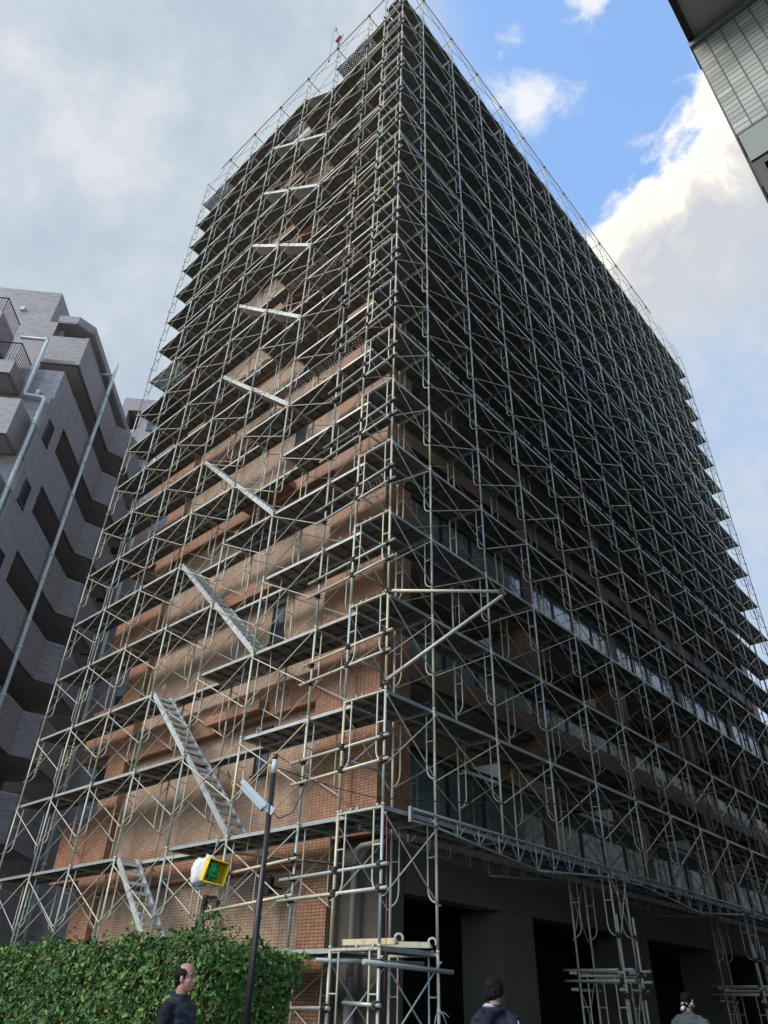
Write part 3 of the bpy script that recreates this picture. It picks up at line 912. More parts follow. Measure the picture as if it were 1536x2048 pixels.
# ------------------------------------------------------------------ crate and bags hung from the scaffold
bo = Vector((-3.56, -0.16, 3.33))
cr = thing('crate', 'yellow open plastic crate with green cord, hung from the scaffold', 'crate', bo, R(20))
cr.rotation_euler = (R(7), R(9), R(72))
m = MB()
w_, h_, d_ = 0.175, 0.17, 0.14
m.box(-w_, w_, d_ - 0.012, d_, -h_, h_)
m.box(-w_, w_, -d_, d_ - 0.012, -h_, -h_ + 0.012); m.box(-w_, w_, -d_, d_ - 0.012, h_ - 0.012, h_)
m.box(-w_, -w_ + 0.012, -d_, d_ - 0.012, -h_ + 0.012, h_ - 0.012); m.box(w_ - 0.012, w_, -d_, d_ - 0.012, -h_ + 0.012, h_ - 0.012)
rim = [(-w_, -d_, -h_), (w_, -d_, -h_), (w_, -d_, h_), (-w_, -d_, h_), (-w_, -d_, -h_)]
m.tube(rim, 0.016, 6)
m.build('box', 'yellow_plastic', cr)
m = MB(); m.cur = 0
m.tube([(-0.1, 0.02, h_ - 0.02), (-0.1, 0.0, h_ + 0.22)], 0.008, 5); m.obox((-0.1, 0, h_ + 0.20), (-0.1, 0, h_ + 0.34), 0.05, 0.03); m.tube([(-0.16, 0, h_ + 0.34), (-0.04, 0, h_ + 0.34)], 0.012, 6)
m.build('hook', 'aluminium', cr)
co = MB()
for i in range(16):
    cz = random.uniform(-0.11, 0.11); rr = random.uniform(0.05, 0.115) * (1 - (cz / 0.17) ** 2) ** 0.5
    ph = random.uniform(0, 6)
    co.tube([(rr * cos(q + ph), -0.05 + rr * 0.5 * sin(q + ph), cz + 0.035 * sin(q + 2 * ph) + 0.02 * sin(3 * q + ph)) for q in np.linspace(0, 2 * pi, 16)], 0.013, 6)
co.ellipsoid((0, -0.03, 0.0), 0.085, 0.05, 0.11)
g = co.build('cord_bundle', 'green_cord', None, bo + Vector((-0.010, -0.045, 0.0)), R(72)); tag(g, 'coiled bundle of bright green cord inside the yellow crate', 'cord')
bag = MB()
NU, NV = 26, 18
vs = []; fs = []
for j in range(NV + 1):
    th = pi * j / NV
    for i in range(NU):
        ph = 2 * pi * i / NU
        ex = lambda c_: math.copysign(abs(c_) ** 0.55, c_)
        rr = 1 + 0.07 * sin(5 * ph + 3 * th) + random.uniform(-0.06, 0.06) + 0.05 * sin(9 * ph + 2 * j)
        vs.append((0.185 * rr * ex(sin(th)) * ex(cos(ph)), 0.14 * rr * ex(sin(th)) * ex(sin(ph)), 0.20 * rr * ex(cos(th)) + 0.04 * cos(ph) + 0.015 * sin(7 * ph)))
for j in range(NV):
    for i in range(NU): fs.append((j * NU + i, (j + 1) * NU + i, (j + 1) * NU + (i + 1) % NU, j * NU + (i + 1) % NU))
bag.add(vs, fs, True)
bag.tube([(0.05, -0.05, -0.17), (0.20, -0.09, -0.22), (0.28, -0.10, -0.20), (0.34, -0.10, -0.26)], [0.02, 0.035, 0.02, 0.03], 7)
g = bag.build('plastic_bag', 'white_bag', None, (-3.80, -0.20, 3.35), R(40)); tag(g, 'bulging white plastic bag hung beside the yellow crate', 'bag')
# coil of cables hung below
cc = MB()
for i in range(5):
    cc.tube([(0.15 * cos(q) + 0.01 * i, 0.03 * i - 0.06, 0.17 * sin(q)) for q in np.linspace(0, 2 * pi, 20)], 0.011, 5)
cc.tube([(-0.15, 0, 0.2), (-0.17, 0.02, -0.75)], 0.03, 8); cc.tube([(-0.22, 0, 0.2), (-0.26, 0.0, -0.9)], 0.012, 5); cc.tube([(-0.1, 0, 0.2), (-0.13, 0.05, -1.1)], 0.012, 5)
g = cc.build('cable_coil', 'cable_black', None, (-3.93, 0.12, 2.86)); tag(g, 'dark coil of cable hanging under the white plastic bag', 'cable')

hs = MB()
for i in range(7):
    ph = random.uniform(0, 6); rr = random.uniform(0.06, 0.13)
    hs.tube([(0.04 * sin(3 * q + ph), rr * 1.7 * cos(q + ph), rr * 0.6 * sin(q) + random.uniform(-.01, .01)) for q in np.linspace(0, 2 * pi, 18)], 0.009, 5)
hs.tube([(0, 0.15, 0.0), (0, 0.16, 0.3), (0, 0.12, 0.55)], 0.006, 5)
plain('hose_blue', (0.03, 0.08, 0.16), 0.5, 0, 0.2, 8)
tag(hs.build('hose', 'hose_blue', None, (-1.12, 2.55, 6.32)), 'tangled dark blue hose hanging beside the brick corner pillar', 'hose')

# ------------------------------------------------------------------ street lamp in front of the hedge
LP = Vector((0.43, -2.39, GZ))
lamp = thing('street_lamp', 'slim black lamp post with a pale slanted lamp head', 'street lamp', LP)
LH = 4.00 - GZ
m = MB(); m.tube([(0, 0, 0.0), (0, 0, LH - 0.22)], [0.041, 0.031], 14); m.tube([(0, 0, LH - 0.06), (0, 0, LH)], [0.030, 0.028], 12); m.tube([(0, 0, 0.0), (0, 0, 0.25)], 0.075, 14)
m.build('pole', 'black_paint', lamp)
m = MB(); m.tube([(0, 0, LH - 0.22), (0, 0, LH - 0.06)], 0.0325, 12)
m.build('sticker', 'lamp_white', lamp)
ca = Vector((0.744, 0.668, 0))
hd = MB()
a = -ca * 0.05 + Vector((0, 0, LH - 0.60)); e = -ca * 0.36 + Vector((0, 0, LH - 0.33))
hd.obox(a, e, 0.125, 0.035, (0, 0, 1)); hd.obox(a + Vector((0.02, 0.0, 0.026)), e + Vector((0.02, 0.0, 0.022)), 0.08, 0.025, (0, 0, 1))
hd.obox(-ca * -0.05 + Vector((0, 0, LH - 0.65)), -ca * 0.10 + Vector((0, 0, LH - 0.56)), 0.06, 0.08)
hd.build('lamp_head', 'lamp_white', lamp)
ln = MB(); off = Vector((0, 0, -0.045)); ln.obox(a * 0.9 + e * 0.1 + off, a * 0.06 + e * 0.94 + off, 0.11, 0.05, (0, 0, 1)); ln.build('lens', 'lamp_lens', lamp)
m = MB(); m.tube([(0, 0, LH - 0.62), (0.12, 0.05, LH - 0.72), (0.24, 0.14, LH - 0.66), (0.30, 0.20, LH - 0.45), (0.34, 0.24, LH - 0.28)], 0.007, 5)
m.build('lamp_cable', 'cable_black', lamp)

# overhead cable running past the corner
def sag(a, b_, s, n=18): 
    a = Vector(a); b_ = Vector(b_)
    return [a + (b_ - a) * (i / n) - Vector((0, 0, s * 4 * (i / n) * (1 - i / n))) for i in range(n + 1)]
m = MB(); m.tube(sag((LP.x + 0.02, LP.y + 0.05, 3.85), (-0.03, 0.02, 4.02), 0.03), 0.006, 5); m.tube(sag((0.0, -0.03, 4.02), (2.4, 13.0, 6.85), 0.35), 0.010, 6); m.tube(sag((2.4, 13.0, 6.85), (7.25, 19.0, 8.2), 0.3), 0.010, 6)
tag(m.build('overhead_cable', 'cable_black'), 'thin dark overhead cable slung from the lamp post past the scaffold corner', 'cable')

# ------------------------------------------------------------------ hedge
hedge = thing('hedge', 'tall clipped green hedge at the foot of the scaffold', 'hedge', (-5.0, -1.35, GZ))
HX0, HX1, HY0, HY1, HT = -11.0, -0.95, -1.95, -0.65, 2.10
def hedge_leaves(n):
    r = np.random.default_rng(3)
    # sample the surface (front, top, right end), pushed in and out by clumps
    u = r.random(n)
    xs = HX0 + (HX1 - HX0) * r.random(n) ** 0.85; side = np.where(u < 0.66, 0, np.where(u < 0.86, 1, 2))
    ys = HY0 + (HY1 - HY0) * r.random(n); zs = GZ + (HT - GZ) * r.random(n)
    nx = np.zeros(n); ny = np.zeros(n); nz = np.zeros(n)
    clump = 0.13 * np.sin(xs * 3.1 + zs * 2.3) + 0.11 * np.sin(xs * 6.3 - zs * 5.1 + 1.3) + 0.10 * np.sin(xs * 11 + zs * 9 + np.sin(xs * 5))
    dep = np.abs(r.normal(0, 0.16, n))
    f = side == 0; ys[f] = HY0 - clump[f] + dep[f]; ny[f] = -1
    tpb = 0.04 * np.sin(xs * 2.1) + 0.07 * np.sin(xs * 5.7 + ys * 4) + 0.08 * np.sin(xs * 12.3 + 2 * np.sin(xs * 3.3))
    tt = side == 1; zs[tt] = HT + tpb[tt] + 0.1 - dep[tt]; nz[tt] = 1
    tall = tt & (r.random(n) < 0.06); zs[tall] += np.abs(r.normal(0, 0.14, tall.sum()))
    ff = f; zs[ff] = GZ + (HT + 0.1 + tpb[ff] - GZ) * r.random(ff.sum())
    rt = side == 2; xs[rt] = HX1 + 0.12 * np.sin(zs[rt] * 4 + ys[rt] * 3) - dep[rt] * 1.2 + 0.42 * np.clip((zs[rt] - 1.2) / 0.7, 0, 1); nx[rt] = 1
    # one taller shoot on the right end
    c = np.stack([xs, ys, zs], 1)
    k = int(n * 0.004)
    c[:k] = np.stack([r.normal(-1.75, 0.20, k), r.normal(-1.4, 0.16, k), HT + 0.10 + 0.34 * r.random(k) ** 1.6], 1)
    nrm = np.stack([nx, ny, nz + 0.25], 1) + r.normal(0, 0.55, (n, 3))
    nrm /= np.linalg.norm(nrm, axis=1)[:, None]
    ax = r.normal(0, 1, (n, 3)) + np.array([0, 0, 0.5]); ax -= nrm * (ax * nrm).sum(1)[:, None]; ax /= np.linalg.norm(ax, axis=1)[:, None]
    sd_ = np.cross(nrm, ax)
    L = np.clip(r.lognormal(np.log(0.060), 0.38, n), 0.025, 0.115)[:, None]; Wd = L * r.uniform(0.20, 0.27, n)[:, None]
    # six-point folded leaf blade
    p0 = c - ax * L * 0.5; p3 = c + ax * L * 0.5
    fold = nrm * Wd * 0.35
    pl1 = c - ax * L * 0.18 + sd_ * Wd + fold; pl2 = c + ax * L * 0.18 + sd_ * Wd * 0.85 + fold
    pr1 = c - ax * L * 0.18 - sd_ * Wd + fold; pr2 = c + ax * L * 0.18 - sd_ * Wd * 0.85 + fold
    V = np.stack([p0, pl1, pl2, p3, pr2, pr1], 1).reshape(-1, 3) - np.array([-5.0, -1.35, GZ])
    b_ = np.arange(n)[:, None] * 6
    F = np.concatenate([b_ + np.array([0, 3, 2, 1]), b_ + np.array([0, 5, 4, 3])], 0)
    return V, F
V, F = hedge_leaves(66000)
me = bpy.data.meshes.new('foliage'); me.from_pydata(V.tolist(), [], F.tolist()); me.materials.append(MATS['leaf']); me.update()
put('foliage', me, hedge)
m = MB()
m.cur = 0
for i in range(60):
    x = random.uniform(HX0, HX1 - 0.1) + 5.0; y = random.uniform(-0.35, 0.35)
    pts = [(x, y, 0.02)]
    for q in range(1, 5): pts.append((pts[-1][0] + random.uniform(-.12, .12), pts[-1][1] + random.uniform(-.08, .08), 0.5 * q))
    m.tube(pts, [0.022, 0.018, 0.014, 0.010, 0.006], 5)
m.build('stems', 'bark', hedge)
# dense inner twigs that stop the view through
V2, F2 = hedge_leaves(9000)
V2[:, 1] = np.abs(V2[:, 1]) * 0.25 * np.sign(V2[:, 1]); V2[:, 2] = V2[:, 2] * 0.94
c_ = V2.reshape(-1, 6, 3).mean(1, keepdims=True)
V2 = (c_ + (V2.reshape(-1, 6, 3) - c_) * 2.2).reshape(-1, 3); V2[:, 0] = np.minimum(V2[:, 0], 4.25) 
me = bpy.data.meshes.new('twigs'); me.from_pydata(V2.tolist(), [], F2.tolist()); me.materials.append(MATS['bark']); me.update()
put('twigs', me, hedge)

# ------------------------------------------------------------------ grey apartment block on the left
GP = Vector((-17.538, -0.772, 0)); GD = Vector((-0.740, 0.673, 0)).normalized()
gr = thing('apartment_building', 'mauve grey tiled apartment block with zigzag balconies, left of the scaffold', 'building', (GP.x, GP.y, 0), atan2(GD.y, GD.x))
# local frame: x = s along the facade away from the camera, y = -t (t positive towards the viewer's right)
def gpart(name, mat, polys, parent=None, cb=None):
    m = MB()
    for poly, z0, z1 in polys: m.prism([(s, -t) for s, t in poly], z0, z1)
    if cb: cb(m)
    return m.build(name, mat, gr if parent is None else parent)
def rect(s0, s1, t0, t1): return [(s0, t0), (s1, t0), (s1, t1), (s0, t1)]
TOPS = [1.80 + 2.945 * i for i in range(9)]    # parapet tops: ... 7.69, 10.63, 13.58, 16.5, 19.47, 22.4, 25.3
END = 9.2
line_out = [(0.0, 0.0), (5.0, 0.0), (5.45, 0.60), (END, 0.60)]
def inset(d): return [(0.0, -d), (5.0 + d * 0.45, -d), (5.45 + d * 0.45, 0.60 - d), (END, 0.60 - d)]
# body
gpart('wall', 'tile_mauve', [(rect(-1.8, 0.0, -6.0, 0.0), 0.0, 20.83)])
gpart('wall', 'tile_mauve', [(rect(-1.6, 0.0, -1.75, -0.001), 20.832, TOPS[7])])
gpart('wall', 'tile_mauve', [(rect(0.0, END, -8.0, -1.55), 0.0, 26.6)])
gpart('wall', 'tile_mauve', [(rect(-0.4, 0.0, -8.0, -1.751), 20.832, 26.6)])
gpart('tower', 'tile_mauve', [(rect(0.36, 2.6, -10.0, -2.58), 26.602, 29.5)])
for i, tz in enumerate(TOPS):
    s0 = 0.0
    if i == 8: s0 = -0.73
    if i == 7: s0 = 0.001
    zb = tz - 1.63
    o_ = [(s0, 0.0)] + line_out[1:]
    inn = inset(0.16); inn = [(s0, -0.16)] + inn[1:]
    b_ = gpart('balcony', 'tile_mauve', [(o_ + inn[::-1], zb, tz)])
    if i == 8:
        gpart('parapet', 'tile_mauve', [(rect(-0.73, -0.57, -1.65, -0.161), zb, tz)], b_)
    gpart('coping', 'white_panel', [([(a_, t_ + 0.012) for a_, t_ in o_] + inn[::-1], tz + 0.001, tz + 0.03)], b_)
    sl_ = inset(0.161); sl_ = [(s0, -0.161)] + sl_[1:]
    back = [(END, -1.55), (s0, -1.55)]
    gpart('soffit', 'soffit_paint', [(sl_ + back, zb + 0.01, zb + 0.18)], b_)
    def domes(m, zb=zb):
        for s_ in (0.9, 3.6, 6.4):
            m.ellipsoid((s_, 0.75 if s_ < 5 else 0.2, zb + 0.01), 0.15, 0.15, 0.06, 12, 6)
    gpart('ceiling_light', 'soffit_paint', [], b_, domes)
gpart('parapet', 'tile_mauve', [(rect(-1.6, -1.45, -4.0, -1.751), 20.832, TOPS[7])])
# roof slab over the top balconies
gpart('roof', 'tile_mauve', [([(-0.42, -1.78), (-0.44, -0.9), (0.12, -0.30), (7.6, -0.10), (END, 0.5), (END, -2.0)], 26.66, 27.05)])
gpart('roof_soffit', 'soffit_paint', [([(-0.40, -1.76), (-0.42, -0.92), (0.13, -0.33), (7.6, -0.13), (END, 0.45), (END, -2.0)], 26.603, 26.659)])
# slit windows in the plain strip
for i in range(1, 7):
    z0 = TOPS[i] - 0.30; z1 = z0 + 0.95
    wf = gpart('window', 'frame_dark', [(rect(-1.30, -1.24, -0.02, 0.03), z0, z1), (rect(-0.76, -0.70, -0.02, 0.03), z0, z1), (rect(-1.24, -0.76, -0.02, 0.03), z1 - 0.05, z1), (rect(-1.34, -0.66, -0.02, 0.05), z0 - 0.05, z0)])
    gpart('pane', 'dim_glass', [(rect(-1.24, -0.76, 0.002, 0.012), z0, z1 - 0.05)], wf)
# front balconies of the near wing
def wing(z0, z1, tr, s_front, rail):
    b_ = gpart('balcony', 'tile_mauve', [(rect(s_front, s_front + 0.15, -6.0, tr), z0, z1), (rect(s_front + 0.15, -1.802, tr - 0.15, tr), z0, z1)])
    gpart('soffit', 'soffit_paint', [(rect(s_front + 0.15, -1.802, -6.0, tr - 0.15), z0 + 0.01, z0 + 0.2)], b_)
    if rail:
        def rl(m):
            for q in np.arange(-6.0, tr, 0.11): m.tube([(s_front + 0.07, -q, z1), (s_front + 0.07, -q, z1 + 1.0)], 0.012, 5)
            for q in np.arange(s_front + 0.07, -1.8, 0.11): m.tube([(q, -(tr - 0.07), z1), (q, -(tr - 0.07), z1 + 1.0)], 0.012, 5)
            m.tube([(s_front + 0.07, 6.0, z1 + 1.02), (s_front + 0.07, -(tr - 0.07), z1 + 1.02), (-1.8, -(tr - 0.07), z1 + 1.02)], 0.028, 6)
        gpart('railing', 'frame_dark', [], b_, rl)
for i in range(1, 7): wing(TOPS[i] - 1.65, TOPS[i] + 0.02, -0.37 - (0.0 if i == 6 else 0.0), -3.0, False)
wing(20.75, 21.40, -1.19, -3.0, True)
b7 = gpart('balcony', 'tile_mauve', [(rect(-3.0, -1.601, -6.0, -2.5), 22.75, 24.05)])
def rl7(m):
    for q in np.arange(-5.0, -2.5, 0.11): m.tube([(-2.95, -q, 24.05), (-2.95, -q, 24.9)], 0.012, 5)
    for q in np.arange(-2.95, -1.6, 0.11): m.tube([(q, 2.55, 24.05), (q, 2.55, 24.9)], 0.012, 5)
    m.tube([(-2.95, 5.0, 24.92), (-2.95, 2.55, 24.92), (-1.6, 2.55, 24.92)], 0.028, 6)
gpart('railing', 'frame_dark', [], b7, rl7)
wf = gpart('window', 'frame_dark', [(rect(-1.66, -1.602, -2.75, -1.95), 21.4, 22.3)])
gpart('pane', 'window_glass', [(rect(-1.67, -1.661, -2.70, -2.0), 21.45, 22.25)], wf)
# rain pipes
def rp1(m):
    m.tube([(-2.02, 2.0, 23.72), (-2.02, 0.98, 23.72), (-2.02, 0.92, 23.66), (-2.02, 0.92, 20.72), (-2.02, 0.88, 20.62), (-2.02, 0.20, 20.55), (-2.02, 0.12, 20.45), (-2.02, 0.12, 1.0)], 0.075, 10)
    m.tube([(-2.02, 0.45, 20.6), (-2.02, 0.45, 20.85), (-1.7, 0.45, 20.9)], 0.075, 10)
    m.tube([(-2.02, 1.05, 23.72), (-2.02, 0.9, 23.72)], 0.09, 10)
    for z in np.arange(3, 20, 1.47): m.tube([(-2.02, 0.12, z), (-1.8, 0.08, z)], 0.02, 6); m.tube([(-2.02, 0.12, z - 0.04), (-2.02, 0.12, z + 0.04)], 0.09, 10)
gpart('drainpipe', 'pvc_pipe', [], None, rp1)
def rp2(m):
    m.tube([(2.55, -0.12, 27.25), (2.55, -0.12, 1.0)], 0.075, 10)
    m.tube([(2.55, -0.12, 26.5), (2.55, 0.7, 26.5)], 0.06, 8)
    for tz in TOPS:
        for z in (tz - 0.25, tz - 1.35):
            m.tube([(2.55, -0.12, z), (2.55, 0.05, z)], 0.022, 6); m.tube([(2.55, -0.12, z - 0.05), (2.55, -0.12, z + 0.05)], 0.095, 10)
gpart('drainpipe', 'pvc_pipe', [], None, rp2)
def rp3(m):
    m.tube([(9.4, -0.9, 30.6), (9.4, -0.9, 1.0)], 0.08, 10)
    for z in np.arange(3, 30, 1.5): m.tube([(9.4, -0.9, z - 0.05), (9.4, -0.9, z + 0.05)], 0.10, 10)
gpart('drainpipe', 'pvc_pipe', [], None, rp3)
# rear wing, seen past the end of the balconies
gpart('rear_wing', 'tile_mauve', [(rect(11.0, 18.0, -2.45, -2.0), 0.0, 32.9), (rect(11.0, 18.0, -1.2, 6.0), 0.0, 32.9), (rect(11.001, 18.0, -2.0, -1.2), 31.9, 32.9), (rect(11.001, 18.0, -2.0, -1.2), 0, 30.3)])
for i in range(9):
    z0 = 30.3 - 2.945 * i
    for t0 in (-0.62, 1.6, 3.4):
        w_ = 0.62 if t0 < 0 else 1.3
        wf = gpart('window', 'frame_dark', [(rect(10.96, 10.999, t0, t0 + w_), z0, z0 + 0.95)])
        gpart('pane', 'window_glass', [(rect(10.95, 10.959, t0 + 0.05, t0 + w_ - 0.05), z0 + 0.05, z0 + 0.45), (rect(10.95, 10.959, t0 + 0.05, t0 + w_ - 0.05), z0 + 0.50, z0 + 0.90)], wf)
# wall lamp on the tower
gpart('wall_lamp', 'white_panel', [(rect(0.26, 0.36, -4.1, -3.9), 28.0, 28.2)])

# ------------------------------------------------------------------ building across the street (its corner hangs over the camera)
rb = thing('apartment_building', 'building with pale sage tile band overhead at the upper right', 'building', (7.25, -2.37, GZ))
RO = Vector((7.25, -2.37, GZ))
def rpart(name, mat, boxes, parent=None):
    m = MB()
    for b_ in boxes: m.box(b_[0] - RO.x, b_[1] - RO.x, b_[2] - RO.y, b_[3] - RO.y, b_[4] - RO.z, b_[5] - RO.z)
    return m.build(name, mat, rb if parent is None else parent)
rpart('tile_band', 'tile_sage', [(7.25, 16, -2.37, -2.05, 9.62, 11.80)])
rpart('wall', 'concrete', [(7.25, 16, -2.049, 19.0, 9.0, 12.0)])
rpart('beam', 'cream_render', [(7.262, 16, -2.36, -2.05, 9.08, 9.618)])
rpart('coping', 'cream_render', [(7.235, 16, -2.42, -2.05, 11.802, 11.90)])
rpart('soffit', 'soffit_paint', [(7.33, 16, -3.6, -1.2, 12.001, 12.10)])
rpart('roof_edge', 'frame_dark', [(7.25, 7.33, -3.62, -1.2, 11.93, 12.22), (7.25, 16, -3.70, -3.601, 11.93, 12.22)])
rpart('wall', 'concrete', [(7.40, 16, -2.0, 21.0, 12.22, 22.5)])
rpart('roof', 'roof_membrane', [(7.25, 16, -3.6, -2.01, 12.22, 12.4), (7.38, 16, -2.0, 21.0, 22.5, 22.7)])
rpart('unseen_block', 'white_panel', [(7.6, 16, 21.01, 60.0, GZ, 16.5)])  # separate building out of view, added for its reflection in the balcony glass
wf = rpart('window', 'frame_dark', [(7.262, 7.36, -2.34, -2.06, 6.6, 9.078), (7.36, 16, -2.34, -2.06, 8.96, 9.078), (10.0, 10.1, -2.34, -2.06, 6.6, 8.96)])
rpart('pane', 'window_glass', [(7.36, 10.0, -2.20, -2.18, 6.6, 8.96), (10.1, 16, -2.20, -2.18, 6.6, 8.96)], wf)
rpart('wall', 'concrete', [(7.262, 16, -2.36, 19.0, GZ, 6.598), (7.9, 16, -2.04, 19.0, 6.6, 8.99)])

# ------------------------------------------------------------------ cars parked in the garage
def car(name, label, loc, rz, mat):
    root = thing(name, label, 'car', loc, rz, None)
    def prof(m, pts, y0, y1, tuck=0.0):
        n = len(pts)
        vs = [(x, y0 + (tuck if z > 0.9 else 0), z) for x, z in pts] + [(x, y1 - (tuck if z > 0.9 else 0), z) for x, z in pts]
        m.add(vs, [tuple(range(n)), tuple(range(2 * n - 1, n - 1, -1))] + [(i, n + i, n + (i + 1) % n, (i + 1) % n) for i in range(n)])
    m = MB()
    prof(m, [(-2.05, 0.35), (-2.08, 0.62), (-2.02, 0.90), (1.15, 0.93), (1.75, 0.86), (2.02, 0.70), (2.05, 0.32), (1.75, 0.22), (-1.8, 0.22)], -0.84, 0.84)
    prof(m, [(-1.85, 0.91), (-1.55, 1.42), (-1.1, 1.52), (0.10, 1.52), (0.42, 1.44), (1.12, 0.92)], -0.74, 0.74)
    m.build('body', mat, root)
    m = MB()
    prof(m, [(0.36, 1.43), (0.40, 1.455), (1.14, 0.965), (1.09, 0.94)], -0.66, 0.66)
    for y in (-0.742, 0.736): prof(m, [(-1.55, 0.98), (-1.35, 1.38), (0.15, 1.42), (0.75, 1.02)], y, y + 0.006)
    m.build('window', 'window_glass', root)
    for x in (-1.30, 1.30):
        for y in (-0.72, 0.72):
            m = MB(); m.tube([(x, y - 0.10, 0.31), (x, y + 0.10, 0.31)], 0.31, 20); w = m.build('wheel', 'cable_black', root)
            m = MB(); yy = y + (0.10 if y > 0 else -0.10); m.tube([(x, yy - 0.012, 0.31), (x, yy + 0.012, 0.31)], 0.20, 14); m.build('rim', 'galv', w)
    for y in (-0.62, 0.62):
        m = MB(); m.ellipsoid((1.96, y, 0.70), 0.09, 0.17, 0.075, 12, 8); m.build('headlight', 'lamp_lens', root)
    m = MB(); m.box(2.045, 2.06, -0.16, 0.16, 0.42, 0.50); m.build('number_plate', 'white_panel', root)
    return root
plain('car_dark', (0.03, 0.05, 0.055), 0.3, 0.3, 0.05, 3)
plain('car_grey', (0.06, 0.06, 0.065), 0.3, 0.3, 0.05, 3)
car('parked_car', 'dark teal car parked in the garage bay beside the corner scaffold tower', (-4.6, 3.35, GZ), 0.0, 'car_dark')
car('parked_car', 'dark grey car parked deeper in the garage between two concrete columns', (-4.9, 8.1, GZ), 0.0, 'car_grey')

# ------------------------------------------------------------------ people
def voxel(mb, name, voxel_size, smooth_iter=3):
    me = mb.mesh(name + '_src', 'skin')
    o = bpy.data.objects.new(name + '_src', me); COL.objects.link(o)
    r_ = o.modifiers.new('remesh', 'REMESH'); r_.mode = 'VOXEL'; r_.voxel_size = voxel_size
    s_ = o.modifiers.new('smooth', 'SMOOTH'); s_.factor = 0.5; s_.iterations = smooth_iter
    dg = bpy.context.evaluated_depsgraph_get()
    out = bpy.data.meshes.new_from_object(o.evaluated_get(dg))
    bpy.data.objects.remove(o); bpy.data.meshes.remove(me)
    out.name = name
    out.materials.clear()
    out.polygons.foreach_set('use_smooth', [True] * len(out.polygons))
    return out
def loft(m, rings, n=18):
    """rings: (x, y, z, rx, ry); x forward, y left, z up"""
    vs = []; fs = []
    for (x, y, z, rx, ry) in rings:
        for k in range(n):
            a = 2 * pi * k / n
            vs.append((x + rx * cos(a), y + ry * sin(a), z))
    for i in range(len(rings) - 1):
        for k in range(n): fs.append((i * n + k, i * n + (k + 1) % n, (i + 1) * n + (k + 1) % n, (i + 1) * n + k))
    fs.append(tuple(range(n - 1, -1, -1))); o = (len(rings) - 1) * n; fs.append(tuple(o + k for k in range(n)))
    m.add(vs, fs, True)
def hand(m, wrist, d, side, s=1.0):
    """relaxed hand hanging along d from the wrist; fingers curl forward (+x)"""
    d = unit(d); w = Vector(wrist)
    fw = Vector((1, 0, 0)); fw = unit(fw - d * fw.dot(d)); ac = d.cross(fw) * side
    pal = w + d * 0.085 * s
    m.tube([w, w + d * 0.03, pal], [0.026 * s, 0.030 * s, 0.036 * s], 10)
    for i, (o, L) in enumerate(((0.030, 0.068), (0.010, 0.076), (-0.010, 0.071), (-0.029, 0.056))):
        b0 = w + d * 0.078 * s + fw * o * s
        inn = -ac
        pts = [b0, b0 + d * L * 0.45 * s + inn * 0.006, b0 + d * L * 0.78 * s + inn * 0.020, b0 + d * L * 0.98 * s + inn * 0.040]
        m.tube(pts, [0.0105 * s, 0.0098 * s, 0.0088 * s, 0.0070 * s], 8)
    b0 = w + d * 0.030 * s + fw * 0.028 * s
    m.tube([b0, b0 + d * 0.028 + fw * 0.022 - ac * 0.010, b0 + d * 0.058 + fw * 0.026 - ac * 0.022], [0.014 * s, 0.0115 * s, 0.009 * s], 8)
